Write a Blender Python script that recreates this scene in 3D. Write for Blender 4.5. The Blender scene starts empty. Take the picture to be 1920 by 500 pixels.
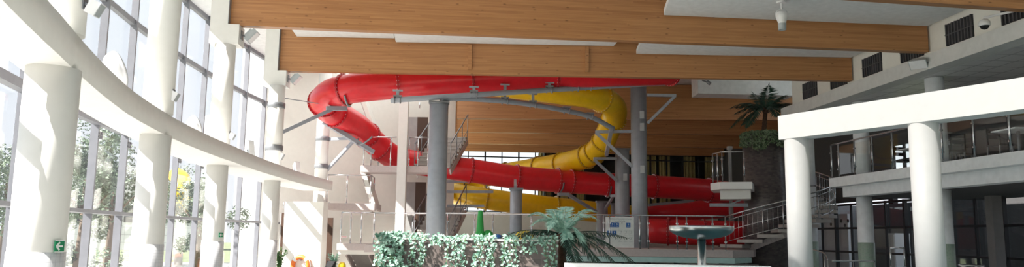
import bpy, math, random
from mathutils import Vector, Matrix
random.seed(7)
scn = bpy.context.scene
COL = scn.collection

# ------------------------------------------------------------------ survey camera
F = 1420.0
A, TH, RO, EYE = math.radians(5.2), math.radians(7.7), math.radians(.79), 1.6
f0 = Vector((math.sin(A), math.cos(A), 0)); r0 = Vector((math.cos(A), -math.sin(A), 0))
fw = f0 * math.cos(TH) + Vector((0, 0, math.sin(TH)))
u0 = -f0 * math.sin(TH) + Vector((0, 0, math.cos(TH)))
rt = r0 * math.cos(RO) + u0 * math.sin(RO)
up = u0 * math.cos(RO) - r0 * math.sin(RO)
CAM = Vector((0, 0, EYE))
def ray(px, py): return fw * F + rt * (px - 960) - up * (py - 250)
def at(px, py, d):
    v = ray(px, py); return CAM + v * (d / v.dot(f0))
def on_z(px, py, z):
    v = ray(px, py); return CAM + v * ((z - EYE) / v.z)
def on_x(px, py, x):
    v = ray(px, py); return CAM + v * (x / v.x)

cd = bpy.data.cameras.new('camera'); cam = bpy.data.objects.new('camera', cd); COL.objects.link(cam)
cd.sensor_width = 36; cd.sensor_fit = 'HORIZONTAL'; cd.lens = 36 * F / 1920; cd.clip_start = .05; cd.clip_end = 500
cam.matrix_world = Matrix((( rt.x, up.x, -fw.x, 0), (rt.y, up.y, -fw.y, 0), (rt.z, up.z, -fw.z, EYE), (0, 0, 0, 1)))
scn.camera = cam

# ------------------------------------------------------------------ mesh builder
class MB:
    def __init__(s): s.v = []; s.f = []; s.s = []; s.m = []; s.cur = 0
    def face(s, ids, smooth=False): s.f.append(ids); s.s.append(smooth); s.m.append(s.cur)
    def poly(s, pts, smooth=False):
        n = len(s.v); s.v += [Vector(p) for p in pts]; s.face(list(range(n, n + len(pts))), smooth)
    def hexa(s, p):          # 8 corners: bottom 4 ccw, top 4
        n = len(s.v); s.v += [Vector(q) for q in p]
        for q in ((3, 2, 1, 0), (4, 5, 6, 7), (0, 1, 5, 4), (1, 2, 6, 5), (2, 3, 7, 6), (3, 0, 4, 7)): s.face([n + i for i in q])
        return s
    def box(s, c, sz, ex=Vector((1, 0, 0)), ez=Vector((0, 0, 1))):
        c = Vector(c); ex = Vector(ex).normalized(); ez = Vector(ez); ez = (ez - ex * ez.dot(ex)).normalized(); ey = ez.cross(ex)
        a, b, h = sz[0] / 2, sz[1] / 2, sz[2] / 2
        return s.hexa([c + ex * x * a + ey * y * b + ez * z * h for z in (-1, 1) for x, y in ((-1, -1), (1, -1), (1, 1), (-1, 1))])
    def bar(s, p, q, w, h, upv=(0, 0, 1)):
        p, q = Vector(p), Vector(q); d = q - p
        return s.box((p + q) / 2, (d.length, w, h), d, upv)
    def _sheet(s): s.f = s.f[:1]; s.s = s.s[:1]; s.m = s.m[:1]; return s
    def prism(s, poly, z0, z1):
        n = len(s.v); k = len(poly)
        s.v += [Vector((x, y, z0)) for x, y in poly] + [Vector((x, y, z1)) for x, y in poly]
        s.face([n + i for i in range(k)][::-1]); s.face([n + k + i for i in range(k)])
        for i in range(k): s.face([n + i, n + (i + 1) % k, n + k + (i + 1) % k, n + k + i])
        return s
    def tube(s, pts, r, n=12, caps=True, smooth=True):
        pts = [Vector(p) for p in pts]; k = len(pts)
        rs = r if isinstance(r, (list, tuple)) else [r] * k
        t0 = (pts[1] - pts[0]).normalized()
        ref = Vector((0, 0, 1)) if abs(t0.z) < .9 else Vector((1, 0, 0))
        a = (ref - t0 * ref.dot(t0)).normalized(); base = len(s.v)
        for i in range(k):
            t = (pts[min(i + 1, k - 1)] - pts[max(i - 1, 0)]).normalized()
            a = (a - t * a.dot(t)).normalized(); b = t.cross(a)
            for j in range(n):
                w = 2 * math.pi * j / n; s.v.append(pts[i] + (a * math.cos(w) + b * math.sin(w)) * rs[i])
        for i in range(k - 1):
            for j in range(n):
                p = base + i * n; s.face([p + j, p + (j + 1) % n, p + n + (j + 1) % n, p + n + j], smooth)
        if caps:
            s.face([base + j for j in range(n)][::-1]); s.face([base + (k - 1) * n + j for j in range(n)])
        return s
    def lathe(s, prof, o=(0, 0, 0), n=32, axis=(0, 0, 1), caps=True, smooth=True):
        o = Vector(o); ax = Vector(axis).normalized()
        ref = Vector((1, 0, 0)) if abs(ax.x) < .9 else Vector((0, 1, 0))
        a = (ref - ax * ref.dot(ax)).normalized(); b = ax.cross(a); base = len(s.v)
        for r, z in prof:
            for j in range(n):
                w = 2 * math.pi * j / n; s.v.append(o + ax * z + (a * math.cos(w) + b * math.sin(w)) * r)
        for i in range(len(prof) - 1):
            for j in range(n):
                p = base + i * n; s.face([p + j, p + (j + 1) % n, p + n + (j + 1) % n, p + n + j], smooth)
        if caps:
            s.face([base + j for j in range(n)][::-1]); s.face([base + (len(prof) - 1) * n + j for j in range(n)])
        return s
    def torus(s, c, ax, R, r, n=32, k=8, arc=(0, 2 * math.pi), ref=None):
        c = Vector(c); ax = Vector(ax).normalized()
        ref = Vector(ref) if ref is not None else (Vector((0, 0, 1)) if abs(ax.z) < .9 else Vector((1, 0, 0)))
        a = (ref - ax * ref.dot(ax)).normalized(); b = ax.cross(a)
        full = abs(arc[1] - arc[0] - 2 * math.pi) < 1e-6; m = n if full else n + 1; base = len(s.v)
        for i in range(m):
            w = arc[0] + (arc[1] - arc[0]) * i / n; d = a * math.cos(w) + b * math.sin(w)
            for j in range(k):
                u = 2 * math.pi * j / k; s.v.append(c + d * (R + r * math.cos(u)) + ax * (r * math.sin(u)))
        for i in range(n):
            for j in range(k):
                p, q = base + i * k, base + ((i + 1) % m) * k
                s.face([p + j, p + (j + 1) % k, q + (j + 1) % k, q + j], True)
        return s
    def ball(s, c, r, n=12, m=8, sq=(1, 1, 1)):
        c = Vector(c); base = len(s.v)
        for i in range(m + 1):
            t = math.pi * i / m
            for j in range(n):
                w = 2 * math.pi * j / n
                s.v.append(c + Vector((r * sq[0] * math.sin(t) * math.cos(w), r * sq[1] * math.sin(t) * math.sin(w), r * sq[2] * math.cos(t))))
        for i in range(m):
            for j in range(n):
                p = base + i * n; s.face([p + n + j, p + n + (j + 1) % n, p + (j + 1) % n, p + j], True)
        return s
    def build(s, name, mat, parent=None, org=None, **props):
        me = bpy.data.meshes.new(name)
        o = bpy.data.objects.new(name, me); COL.objects.link(o)
        if parent is not None:
            og = ORG[parent.name]; o.parent = parent
        else:
            og = Vector(org) if org is not None else Vector((0, 0, 0)); o.location = og
        ORG[o.name] = og
        me.from_pydata([v - og for v in s.v], [], s.f)
        me.polygons.foreach_set('use_smooth', s.s)
        mats = mat if isinstance(mat, (list, tuple)) else [mat]
        for m in mats: me.materials.append(m)
        if len(mats) > 1: me.polygons.foreach_set('material_index', s.m)
        me.update()
        for k, val in props.items(): o[k] = val
        return o
ORG = {}
def tag(o, label, cat, group=None, kind='thing'):
    o['label'] = label; o['category'] = cat; o['kind'] = kind
    if group: o['group'] = group
    return o
def empty(name, loc, label, cat, group=None):
    o = bpy.data.objects.new(name, None); COL.objects.link(o); o.location = loc; ORG[o.name] = Vector(loc)
    o.empty_display_size = .1
    return tag(o, label, cat, group)
def st(o, label=None):
    o['kind'] = 'structure'
    if label: o['label'] = label
    return o
def spline(P, n=8):
    P = [Vector(p) for p in P]; out = []
    for i in range(len(P) - 1):
        a, b, c, d = P[max(i - 1, 0)], P[i], P[i + 1], P[min(i + 2, len(P) - 1)]
        for k in range(n):
            t = k / n
            out.append(.5 * ((2 * b) + (c - a) * t + (2 * a - 5 * b + 4 * c - d) * t * t + (3 * b - a - 3 * c + d) * t ** 3))
    out.append(P[-1]); return out
def resample(P, step):
    L = [0.]
    for i in range(1, len(P)): L.append(L[-1] + (P[i] - P[i - 1]).length)
    n = max(2, int(L[-1] / step)); out = []; j = 0
    for k in range(n + 1):
        s = L[-1] * k / n
        while j < len(L) - 2 and L[j + 1] < s: j += 1
        t = (s - L[j]) / max(1e-9, L[j + 1] - L[j]); out.append(P[j].lerp(P[j + 1], t))
    return out

# ------------------------------------------------------------------ materials
def new_mat(name):
    m = bpy.data.materials.new(name); m.use_nodes = True; nt = m.node_tree; nt.nodes.clear()
    out = nt.nodes.new('ShaderNodeOutputMaterial'); b = nt.nodes.new('ShaderNodeBsdfPrincipled')
    nt.links.new(b.outputs[0], out.inputs[0]); return m, nt, b
def N(nt, t, **k):
    n = nt.nodes.new(t)
    for a, v in k.items(): setattr(n, a, v)
    return n
def paint(name, c, rough=.5, metal=0., var=.06, scale=6., bump=0.):
    m, nt, b = new_mat(name)
    tc = N(nt, 'ShaderNodeTexCoord'); no = N(nt, 'ShaderNodeTexNoise'); no.inputs['Scale'].default_value = scale; no.inputs['Detail'].default_value = 4
    nt.links.new(tc.outputs['Object'], no.inputs['Vector'])
    r = N(nt, 'ShaderNodeValToRGB')
    r.color_ramp.elements[0].color = (*[x * (1 - var) for x in c], 1); r.color_ramp.elements[1].color = (*[min(1, x * (1 + var)) for x in c], 1)
    r.color_ramp.elements[0].position = .3; r.color_ramp.elements[1].position = .7
    nt.links.new(no.outputs[0], r.inputs[0]); nt.links.new(r.outputs[0], b.inputs['Base Color'])
    b.inputs['Roughness'].default_value = rough; b.inputs['Metallic'].default_value = metal
    if bump:
        bp = N(nt, 'ShaderNodeBump'); bp.inputs['Strength'].default_value = bump; nt.links.new(no.outputs[0], bp.inputs['Height']); nt.links.new(bp.outputs[0], b.inputs['Normal'])
    return m
def vec_map(nt, mode):
    tc = N(nt, 'ShaderNodeTexCoord'); sp = N(nt, 'ShaderNodeSeparateXYZ'); cb = N(nt, 'ShaderNodeCombineXYZ')
    nt.links.new(tc.outputs['Object'], sp.inputs[0])
    if mode[0] == 'cyl':
        at2 = N(nt, 'ShaderNodeMath', operation='ARCTAN2'); mu = N(nt, 'ShaderNodeMath', operation='MULTIPLY'); mu.inputs[1].default_value = mode[1]
        nt.links.new(sp.outputs[1], at2.inputs[0]); nt.links.new(sp.outputs[0], at2.inputs[1]); nt.links.new(at2.outputs[0], mu.inputs[0])
        nt.links.new(mu.outputs[0], cb.inputs[0]); nt.links.new(sp.outputs[2], cb.inputs[1])
    elif mode[0] == 'wall':        # along any horizontal direction: x+y
        ad = N(nt, 'ShaderNodeMath', operation='ADD'); nt.links.new(sp.outputs[0], ad.inputs[0]); nt.links.new(sp.outputs[1], ad.inputs[1])
        nt.links.new(ad.outputs[0], cb.inputs[0]); nt.links.new(sp.outputs[2], cb.inputs[1])
    else:
        nt.links.new(sp.outputs[0], cb.inputs[0]); nt.links.new(sp.outputs[1], cb.inputs[1])
    return cb.outputs[0]
def tiles(name, c1, c2, grout, w, h, mode, offset=0., rough=.35, mortar=.04, bias=0.):
    m, nt, b = new_mat(name); br = N(nt, 'ShaderNodeTexBrick'); br.offset = offset; br.squash = 1
    br.inputs['Color1'].default_value = (*c1, 1); br.inputs['Color2'].default_value = (*c2, 1); br.inputs['Mortar'].default_value = (*grout, 1)
    br.inputs['Scale'].default_value = 1; br.inputs['Brick Width'].default_value = w; br.inputs['Row Height'].default_value = h
    br.inputs['Mortar Size'].default_value = mortar * h; br.inputs['Bias'].default_value = bias
    nt.links.new(vec_map(nt, mode), br.inputs['Vector']); nt.links.new(br.outputs[0], b.inputs['Base Color'])
    b.inputs['Roughness'].default_value = rough; return m
def wood(name, base, dark):
    m, nt, b = new_mat(name); L = nt.links.new
    tc = N(nt, 'ShaderNodeTexCoord'); oi = N(nt, 'ShaderNodeObjectInfo')
    off = N(nt, 'ShaderNodeVectorMath', operation='SCALE'); off.inputs['Scale'].default_value = 37.
    cb = N(nt, 'ShaderNodeCombineXYZ'); L(oi.outputs['Random'], cb.inputs[0]); L(oi.outputs['Random'], cb.inputs[1]); L(cb.outputs[0], off.inputs[0])
    ad = N(nt, 'ShaderNodeVectorMath', operation='ADD'); L(tc.outputs['Object'], ad.inputs[0]); L(off.outputs[0], ad.inputs[1])
    sp = N(nt, 'ShaderNodeSeparateXYZ'); L(ad.outputs[0], sp.inputs[0])
    def mth(op, a, v=None, w=None):
        n = N(nt, 'ShaderNodeMath', operation=op)
        if hasattr(a, 'node'): L(a, n.inputs[0])
        else: n.inputs[0].default_value = a
        if v is not None:
            if hasattr(v, 'node'): L(v, n.inputs[1])
            else: n.inputs[1].default_value = v
        if w is not None: n.inputs[2].default_value = w
        return n.outputs[0]
    lz = mth('DIVIDE', sp.outputs[2], .045); row = mth('FLOOR', lz); fr = mth('FRACT', lz)
    # each lamella is a row of boards of its own length
    wn = N(nt, 'ShaderNodeTexWhiteNoise', noise_dimensions='1D'); L(row, wn.inputs['W'])
    xs = mth('ADD', mth('DIVIDE', sp.outputs[0], 2.6), mth('MULTIPLY', wn.outputs[0], 7.)); brd = mth('FLOOR', xs)
    c2 = N(nt, 'ShaderNodeCombineXYZ'); L(brd, c2.inputs[0]); L(row, c2.inputs[1])
    w2 = N(nt, 'ShaderNodeTexWhiteNoise', noise_dimensions='2D'); L(c2.outputs[0], w2.inputs['Vector'])
    mp = N(nt, 'ShaderNodeMapping'); mp.inputs['Scale'].default_value = (1.2, 6, 26); L(ad.outputs[0], mp.inputs[0])
    no = N(nt, 'ShaderNodeTexNoise'); no.inputs['Scale'].default_value = 1.; no.inputs['Detail'].default_value = 5; L(mp.outputs[0], no.inputs['Vector'])
    fac = mth('ADD', mth('MULTIPLY', no.outputs[0], .9), mth('MULTIPLY', w2.outputs[0], .35))
    rp = N(nt, 'ShaderNodeValToRGB'); rp.color_ramp.elements[0].position = .25; rp.color_ramp.elements[1].position = 1.0
    rp.color_ramp.elements[0].color = (*dark, 1); rp.color_ramp.elements[1].color = (*base, 1); L(fac, rp.inputs[0])
    mk = N(nt, 'ShaderNodeMapping'); mk.inputs['Scale'].default_value = (2.4, 1, 7.); L(ad.outputs[0], mk.inputs[0])
    vo = N(nt, 'ShaderNodeTexVoronoi'); vo.inputs['Scale'].default_value = 1.; L(mk.outputs[0], vo.inputs['Vector'])
    kn = N(nt, 'ShaderNodeMapRange'); kn.inputs['From Min'].default_value = .05; kn.inputs['From Max'].default_value = .13; kn.inputs['To Min'].default_value = .65; kn.inputs['To Max'].default_value = 0; L(vo.outputs['Distance'], kn.inputs['Value'])
    mx = N(nt, 'ShaderNodeMix', data_type='RGBA'); L(kn.outputs[0], mx.inputs[0]); L(rp.outputs[0], mx.inputs[6]); mx.inputs[7].default_value = (.10, .035, .012, 1)
    ln = N(nt, 'ShaderNodeMapRange'); ln.inputs['From Min'].default_value = .0; ln.inputs['From Max'].default_value = .09; ln.inputs['To Min'].default_value = .35; ln.inputs['To Max'].default_value = 0; L(fr, ln.inputs['Value'])
    m2 = N(nt, 'ShaderNodeMix', data_type='RGBA'); L(ln.outputs[0], m2.inputs[0]); L(mx.outputs[2], m2.inputs[6]); m2.inputs[7].default_value = (*[x * .5 for x in dark], 1)
    L(m2.outputs[2], b.inputs['Base Color']); b.inputs['Roughness'].default_value = .42
    return m
def glass(name, tint, gloss=.12):
    m = bpy.data.materials.new(name); m.use_nodes = True; nt = m.node_tree; nt.nodes.clear()
    out = N(nt, 'ShaderNodeOutputMaterial'); mx = N(nt, 'ShaderNodeMixShader'); t = N(nt, 'ShaderNodeBsdfTransparent'); g = N(nt, 'ShaderNodeBsdfGlossy')
    lw = N(nt, 'ShaderNodeLayerWeight'); lw.inputs[0].default_value = gloss
    t.inputs[0].default_value = (*tint, 1); g.inputs['Roughness'].default_value = .02
    nt.links.new(lw.outputs['Facing'], mx.inputs[0]); nt.links.new(t.outputs[0], mx.inputs[1]); nt.links.new(g.outputs[0], mx.inputs[2]); nt.links.new(mx.outputs[0], out.inputs[0])
    return m
def leaf_mat(name, a, c, scale=9.):
    m = paint(name, a, .45, 0, 0, scale); nt = m.node_tree; r = [n for n in nt.nodes if n.type == 'VALTORGB'][0]
    r.color_ramp.elements[0].color = (*a, 1); r.color_ramp.elements[1].color = (*c, 1); return m

def opal():
    m = bpy.data.materials.new('opal fill panel'); m.use_nodes = True; nt = m.node_tree; nt.nodes.clear()
    out = N(nt, 'ShaderNodeOutputMaterial'); t = N(nt, 'ShaderNodeBsdfTranslucent'); t.inputs[0].default_value = (.40, .405, .40, 1)
    nt.links.new(t.outputs[0], out.inputs[0]); return m
WHITE = paint('white paint', (.79, .782, .76), .55, var=.02)
WALLM = paint('cream wall paint', (.81, .795, .75), .7, var=.02)
CEILM = paint('white ceiling board', (.78, .80, .82), .6)
PORTM = paint('white portal paint', (.84, .84, .845), .5, var=.015)
SLABM = paint('grey white concrete paint', (.78, .80, .83), .6)
DADO = tiles('white mosaic', (.74, .74, .77), (.68, .69, .73), (.55, .56, .6), .05, .05, ('cyl', .245), mortar=.06)
GREEN_DADO = tiles('green mosaic', (.36, .48, .38), (.28, .40, .31), (.42, .46, .42), .04, .04, ('cyl', .235), mortar=.1)
BROWN_MOS = tiles('brown mosaic', (.15, .12, .11), (.045, .038, .038), (.10, .085, .08), .1, .1, ('wall',), mortar=.05)
TOWER_MOS = tiles('brown tower mosaic', (.15, .125, .125), (.07, .06, .065), (.10, .09, .09), .12, .06, ('cyl', .75), .5, mortar=.08)
FLOORM = tiles('beige floor tile', (.70, .685, .65), (.66, .645, .61), (.55, .52, .48), .3, .3, ('flat',))
CEILT = tiles('white ceiling tile', (.76, .76, .77), (.72, .72, .73), (.45, .45, .47), .6, .6, ('flat',), mortar=.04)
PANELW = tiles('white facade panel', (.56, .57, .58), (.52, .53, .55), (.30, .30, .32), 3.2, .72, ('wall',), mortar=.03)
WOOD = wood('glulam timber', (.55, .275, .115), (.36, .155, .058))
STEEL = paint('grey painted steel', (.33, .36, .41), .42, .1)
STEELD = paint('grey steel bracket', (.24, .25, .27), .4, .4)
ALU = paint('grey aluminium profile', (.215, .22, .25), .45, .1)
CHROME = paint('stainless steel', (.62, .63, .65), .22, 1.)
BOWLM = paint('brushed stainless bowl', (.50, .54, .55), .28, 1.)
RED = paint('red slide plastic', (.68, .016, .026), .28)
REDF = paint('red slide flange', (.42, .008, .016), .35)
YEL = paint('yellow slide plastic', (.80, .50, .008), .28)
YELF = paint('yellow slide flange', (.52, .30, .006), .35)
BOLT = paint('zinc bolt', (.65, .65, .66), .3, .8)
GLASS = glass('clear glass', (.97, .985, .98), .05)
GLASSF = glass('facade glass', (.97, .975, .98), .06)
GLASSM = glass('grey tinted glass', (.90, .91, .92), .08)
GLASSR = glass('dimmed added rooflight glass', (.37, .37, .37), .06)  # tint dims the sun coming through the added rooflight
OPAL = opal()
WATERM = paint('pool water', (.05, .16, .19), .05, scale=3, bump=.15)
GLASSD = glass('dark tinted glass', (.28, .30, .32), .15)
DARK = paint('dark frame', (.022, .022, .026), .4)
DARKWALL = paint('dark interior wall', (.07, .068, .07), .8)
BROWN = paint('dark brown door', (.07, .035, .022), .5)
GREYW = paint('grey wall', (.36, .35, .35), .7)
CONC = paint('mauve grey stone slab', (.54, .47, .46), .6, scale=14)
TREAD = paint('grey stone tread', (.40, .37, .35), .6, scale=14)
STRIPM = tiles('grey bounce cut strip', (.42, .41, .40), (.38, .37, .36), (.3, .3, .29), .6, .6, ('flat',))  # for the unseen strip added to cut bounced light
GREENS = paint('green exit sign', (.0, .22, .09), .4)
SIGNW = paint('white sign face', (.80, .80, .80), .4)
TURQ = paint('turquoise pool edge', (.42, .62, .60), .4)
IVY = leaf_mat('pale ivy leaf', (.07, .20, .14), (.40, .58, .49), 14)
IVYG = leaf_mat('grey green ivy leaf', (.06, .12, .05), (.30, .38, .24), 9)
IVYD = leaf_mat('dark ivy leaf', (.04, .12, .035), (.16, .30, .11), 14)
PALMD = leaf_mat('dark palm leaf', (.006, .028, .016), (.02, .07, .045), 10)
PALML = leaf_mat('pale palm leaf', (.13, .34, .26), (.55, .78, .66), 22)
TRUNK = paint('palm trunk fibre', (.09, .045, .028), .9, var=.4, scale=30, bump=.4)
TREEL = leaf_mat('tree leaf', (.09, .13, .09), (.22, .29, .20), 1.5)
BARK = paint('tree bark', (.16, .12, .09), .9)
CURT = paint('yellow curtain', (.60, .50, .24), .8, scale=3)
ORANGE = paint('orange lifebuoy', (.80, .20, .03), .5)
PLASTW = paint('white plastic housing', (.80, .80, .82), .4)
VENTM = paint('dark vent louver', (.10, .10, .11), .5)
PLASTM = paint('pale grey lamp housing', (.50, .50, .52), .4)
PLASTG = paint('grey plastic housing', (.40, .43, .45), .4)
BLACK = paint('black plastic', (.012, .012, .014), .9)
BLUE = paint('blue pictogram', (.02, .12, .42), .5)
INK = paint('dark grey print', (.12, .14, .20), .6)
GRN = paint('green plastic', (.02, .30, .05), .35)
YELP = paint('yellow plastic', (.85, .62, .03), .35)
GRASS = paint('grass', (.19, .22, .12), .9, var=.3, scale=2); PAVE = tiles('pale paving', (.42, .41, .38), (.38, .37, .35), (.4, .4, .38), .5, .5, ('flat',))
ROPE = paint('white rope', (.75, .73, .70), .8)
SOIL = paint('soil', (.06, .04, .03), .95)

# ================================================================== SETTING
CX, CY, R0 = 44.08, 20.30, 49.42
RF = R0 + 1.9
def arc(s, rad, z):
    a = s / RF; return Vector((CX - rad * math.cos(a), CY + rad * math.sin(a), z))
def arc_y(y, rad): return CX - math.sqrt(rad * rad - (y - CY) ** 2)
ROOF = 8.05
st(MB().prism([(-9, -8), (18, -8), (18, 50), (-9, 50)], -.2, 0).build('floor', FLOORM))
st(MB().prism([(1.9, 1.5), (12.0, 1.5), (12.0, 23.4), (3.5, 24.0), (1.9, 21.0)], .0, .02).build('pool_water', WATERM), 'pool water')
st(MB().prism([(-90, -70), (90, -70), (90, 140), (-90, 140)], -.5, -.22).build('ground', GRASS), 'grass ground outside the glass facade')
st(MB().prism([(-16, -30), (-4, -30), (-6.5, 10), (-7.7, 20), (-6.2, 31), (-8, 45), (-18, 45)], -.25, -.12).build('path_outside', PAVE))

# ceiling with an added, unseen rooflight that lets sun into the near bays
TX0, TX1 = -4.6, .6
m = MB(); LX0, LX1, LY0, LY1 = -.6, 6.6, 3.6, 13.3
ys = [-8, -4, 0, LY0, 8, LY1, 16, 20, 24, 28, 32, 36, 40, 44, 49]
for y0, y1 in zip(ys[:-1], ys[1:]):
    xa, xb = arc_y(max(min(y0, 31), -7), RF + .3), arc_y(max(min(y1, 31), -7), RF + .3)
    if LY0 <= y0 < LY1:
        m.prism([(xa, y0), (LX0, y0), (LX0, y1), (xb, y1)], ROOF, ROOF + .25); m.prism([(LX1, y0), (13.2, y0), (13.2, y1), (LX1, y1)], ROOF, ROOF + .25)
    else:
        xr = 17.3 if y0 >= 24 else 13.2
        if 24 <= y0 < 32:
            m.prism([(xa, y0), (TX0, y0), (TX0, y1), (xb, y1)], ROOF, ROOF + .25); xa = xb = TX1
        m.prism([(xa, y0), (xr, y0), (xr, y1), (xb, y1)], ROOF, ROOF + .25)
st(m.build('ceiling', CEILM))
tl = st(MB().prism([(TX0, 24), (TX1, 24), (TX1, 32), (TX0, 32)], ROOF + .2, ROOF + .22)._sheet().build('window_41', OPAL), 'opal fill panel added unseen to brighten the stair tower')  # diffusing sheet added out of view to pour soft light on the tower
rl = st(MB().prism([(LX0, LY0), (LX1, LY0), (LX1, LY1), (LX0, LY1)], ROOF + .27, ROOF + .29).build('window_40', GLASSR), 'unseen rooflight added to brighten the near bays')
m = MB()
for x in (LX0, LX1): m.bar((x, LY0, ROOF + .27), (x, LY1, ROOF + .27), .08, .06)
m.build('added_rooflight_frame', ALU, rl)

# curved glass facade: one window per bay
MS = [-7.85 + 1.76 * k for k in range(-9, 11)]
TZ = ((1.93, .07), (3.72, .15), (6.3, .13), (7.92, .14))
for k in range(len(MS) - 1):
    s0, s1 = MS[k], MS[k + 1]
    w = MB(); rp = RF + .06
    w.hexa([arc(s0, rp, .1), arc(s1, rp, .1), arc(s1, rp + .02, .1), arc(s0, rp + .02, .1), arc(s0, rp, ROOF), arc(s1, rp, ROOF), arc(s1, rp + .02, ROOF), arc(s0, rp + .02, ROOF)])
    w = st(w.build('window_%d' % (k + 1), GLASSF, org=arc(s0, RF, 0)), 'tall glass bay of the curved facade')
    mu = MB(); c = arc(s0, RF, 0); rad = (Vector((CX, CY, 0)) - c).normalized()
    mu.bar(c + Vector((0, 0, 0)), c + Vector((0, 0, ROOF)), .15, .075, rad.cross(Vector((0, 0, 1))))
    mu.build('mullion', ALU, w)
    for i, (z, h) in enumerate(TZ):
        t = MB(); a, b = (-.24, .06) if i == 0 else (-.02, .10)
        if i == 1: a, b = -.14, .02
        t.hexa([arc(s0, RF + a, z), arc(s1, RF + a, z), arc(s1, RF + b, z), arc(s0, RF + b, z), arc(s0, RF + a, z + h), arc(s1, RF + a, z + h), arc(s1, RF + b, z + h), arc(s0, RF + b, z + h)])
        t.build('transom', ALU, w)
    bp = MB(); tg = rad.cross(Vector((0, 0, 1)))
    for sd in (-1,):
        q = c + rad * .09 + Vector((0, 0, 3.52)) + tg * (.02 * sd)
        bp.box(q, (.02, .26, .15), rad)
        for dx in (-.09, -.04, .04, .09):
            for dz in (-.04, .04): bp.cur = 1; bp.lathe([(.018, 0), (.018, .02)], q + tg * dx + Vector((0, 0, dz)) + rad * .01, 8, rad); bp.cur = 0
    bp.build('bolt_plate', [ALU, STEELD], w)

st(MB().prism([(arc_y(max(-7, y), RF - .1), y) for y in (-7, 0, 7, 14, 20, 25, 29.5)] + [(-3.2, 29.5), (-3.2, 20), (-2.6, 10), (-1.5, -7)], .0, .015).build('floor_bounce_cut', STRIPM), 'unseen darker floor strip added to cut bounce light along the facade')  # darker unseen floor, added to cut light bounced onto the ring beam
# walls
def wallbox(name, a, b, t, z0, z1, mat):
    a, b = Vector((*a, 0)), Vector((*b, 0)); d = (b - a).normalized(); n = Vector((-d.y, d.x, 0)) * t
    return st(MB().prism([(p.x, p.y) for p in (a, b, b + n, a + n)], z0, z1).build(name, mat))
W0 = Vector((-6.9, 29.75, 0)); W1 = Vector((.50, 32.8, 0))
def wl(t): return W0.lerp(W1, t)
wallbox('wall_back_left', W0.xy, W1.xy, .3, 0, ROOF, WALLM)
wallbox('wall_rear', (18, -7), (-8.5, -7), .3, 5.2, ROOF, WALLM)
st(MB().prism([(-4, -7.1), (17, -7.1), (17, -7.08), (-4, -7.08)], 0, 5.2).build('window_70', GLASSF), 'unseen glazing added behind the viewpoint to brighten the hall')  # glazing added out of view to light faces turned towards the camera
wallbox('wall_rear_left', (-2.2, -7), (-1.4, -3.4), .3, 0, ROOF, WALLM)
UW = MB()
UW.prism([(12.7, -7), (12.95, -7), (12.95, 26.3), (12.7, 26.3)], 6.3, ROOF)
st(UW.build('wall_upper_right', WALLM))
st(MB().prism([(12.25, -7), (12.72, -7), (12.72, 26.3), (12.25, 26.3)], 5.95, 6.34).build('ledge_right', paint('grey ledge paint', (.62, .62, .61), .6)))
for k in range(-2, 5):
    yc = 17.2 + 1.93 * k
    v = MB(); v.box((12.695, yc, 6.8), (.03, 1.0, .56)); v = st(v.build('wall_vent', paint('vent dark back', (.03, .03, .035), .6) if k == -2 else bpy.data.materials['vent dark back']), 'dark louvred vent high in the right wall')
    sl = MB()
    for i in range(9): sl.box((12.67, yc - .46 + i * .115, 6.8), (.05, .03, .56))
    sl.box((12.67, yc, 6.8), (.05, 1.0, .02)); sl.build('louver', VENTM, v)
st(MB().prism([(12.72, -7), (17.2, -7), (17.2, 26.3), (12.72, 26.3)], 5.97, 6.12).build('ceiling_gallery', CEILT))
g = MB(); g.prism([(12.25, -7), (17.2, -7), (17.2, 23.05), (12.25, 23.05)], 3.27, 3.55); st(g.build('floor_gallery', SLABM))
st(MB().prism([(12.55, -7), (12.95, -7), (12.95, 22.8), (12.55, 22.8)], 2.95, 3.27).build('beam_under_gallery', SLABM))
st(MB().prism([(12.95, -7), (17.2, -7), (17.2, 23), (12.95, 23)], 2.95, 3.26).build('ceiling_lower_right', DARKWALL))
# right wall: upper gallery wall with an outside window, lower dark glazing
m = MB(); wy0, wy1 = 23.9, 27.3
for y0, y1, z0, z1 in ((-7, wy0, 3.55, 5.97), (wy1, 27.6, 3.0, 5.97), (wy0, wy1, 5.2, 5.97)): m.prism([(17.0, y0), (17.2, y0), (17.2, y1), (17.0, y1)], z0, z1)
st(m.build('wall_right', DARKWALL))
w = st(MB().prism([(17.08, wy0), (17.1, wy0), (17.1, wy1), (17.08, wy1)], 3.3, 5.2).build('window_30', GLASS))
m = MB()
for i in range(5): y = wy0 + (wy1 - wy0) * i / 4; m.bar((17.02, y, 3.3), (17.02, y, 5.2), .08, .08, (1, 0, 0))
m.bar((17.02, wy0, 4.6), (17.02, wy1, 4.6), .08, .08); m.build('window_frame', DARK, w)
for k in range(11):
    y0 = 9.0 + k * 2.4; w = st(MB().prism([(16.55, y0 + .08), (16.58, y0 + .08), (16.58, y0 + 2.32), (16.55, y0 + 2.32)], .0, 3.1).build('window_%d' % (80 + k), GLASSM), 'dark glazing under the gallery')
    m = MB(); m.bar((16.5, y0, 0), (16.5, y0, 3.1), .12, .12, (1, 0, 0)); m.bar((16.5, y0 + 1.2, 0), (16.5, y0 + 1.2, 3.1), .07, .07, (1, 0, 0))
    for z in (.05, 1.15, 2.1, 3.05): m.bar((16.5, y0, z), (16.5, y0 + 2.4, z), .08, .08)
    m.build('window_frame', DARK, w)
st(MB().prism([(20.5, 0), (20.7, 0), (20.7, 35.6), (20.5, 35.6)], 0, 3.3).build('wall_lower_right', DARKWALL))
st(MB().prism([(16.6, 35.6), (20.7, 35.6), (20.7, 35.8), (16.6, 35.8)], 0, 3.3).build('wall_lower_far', GREYW))
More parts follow.
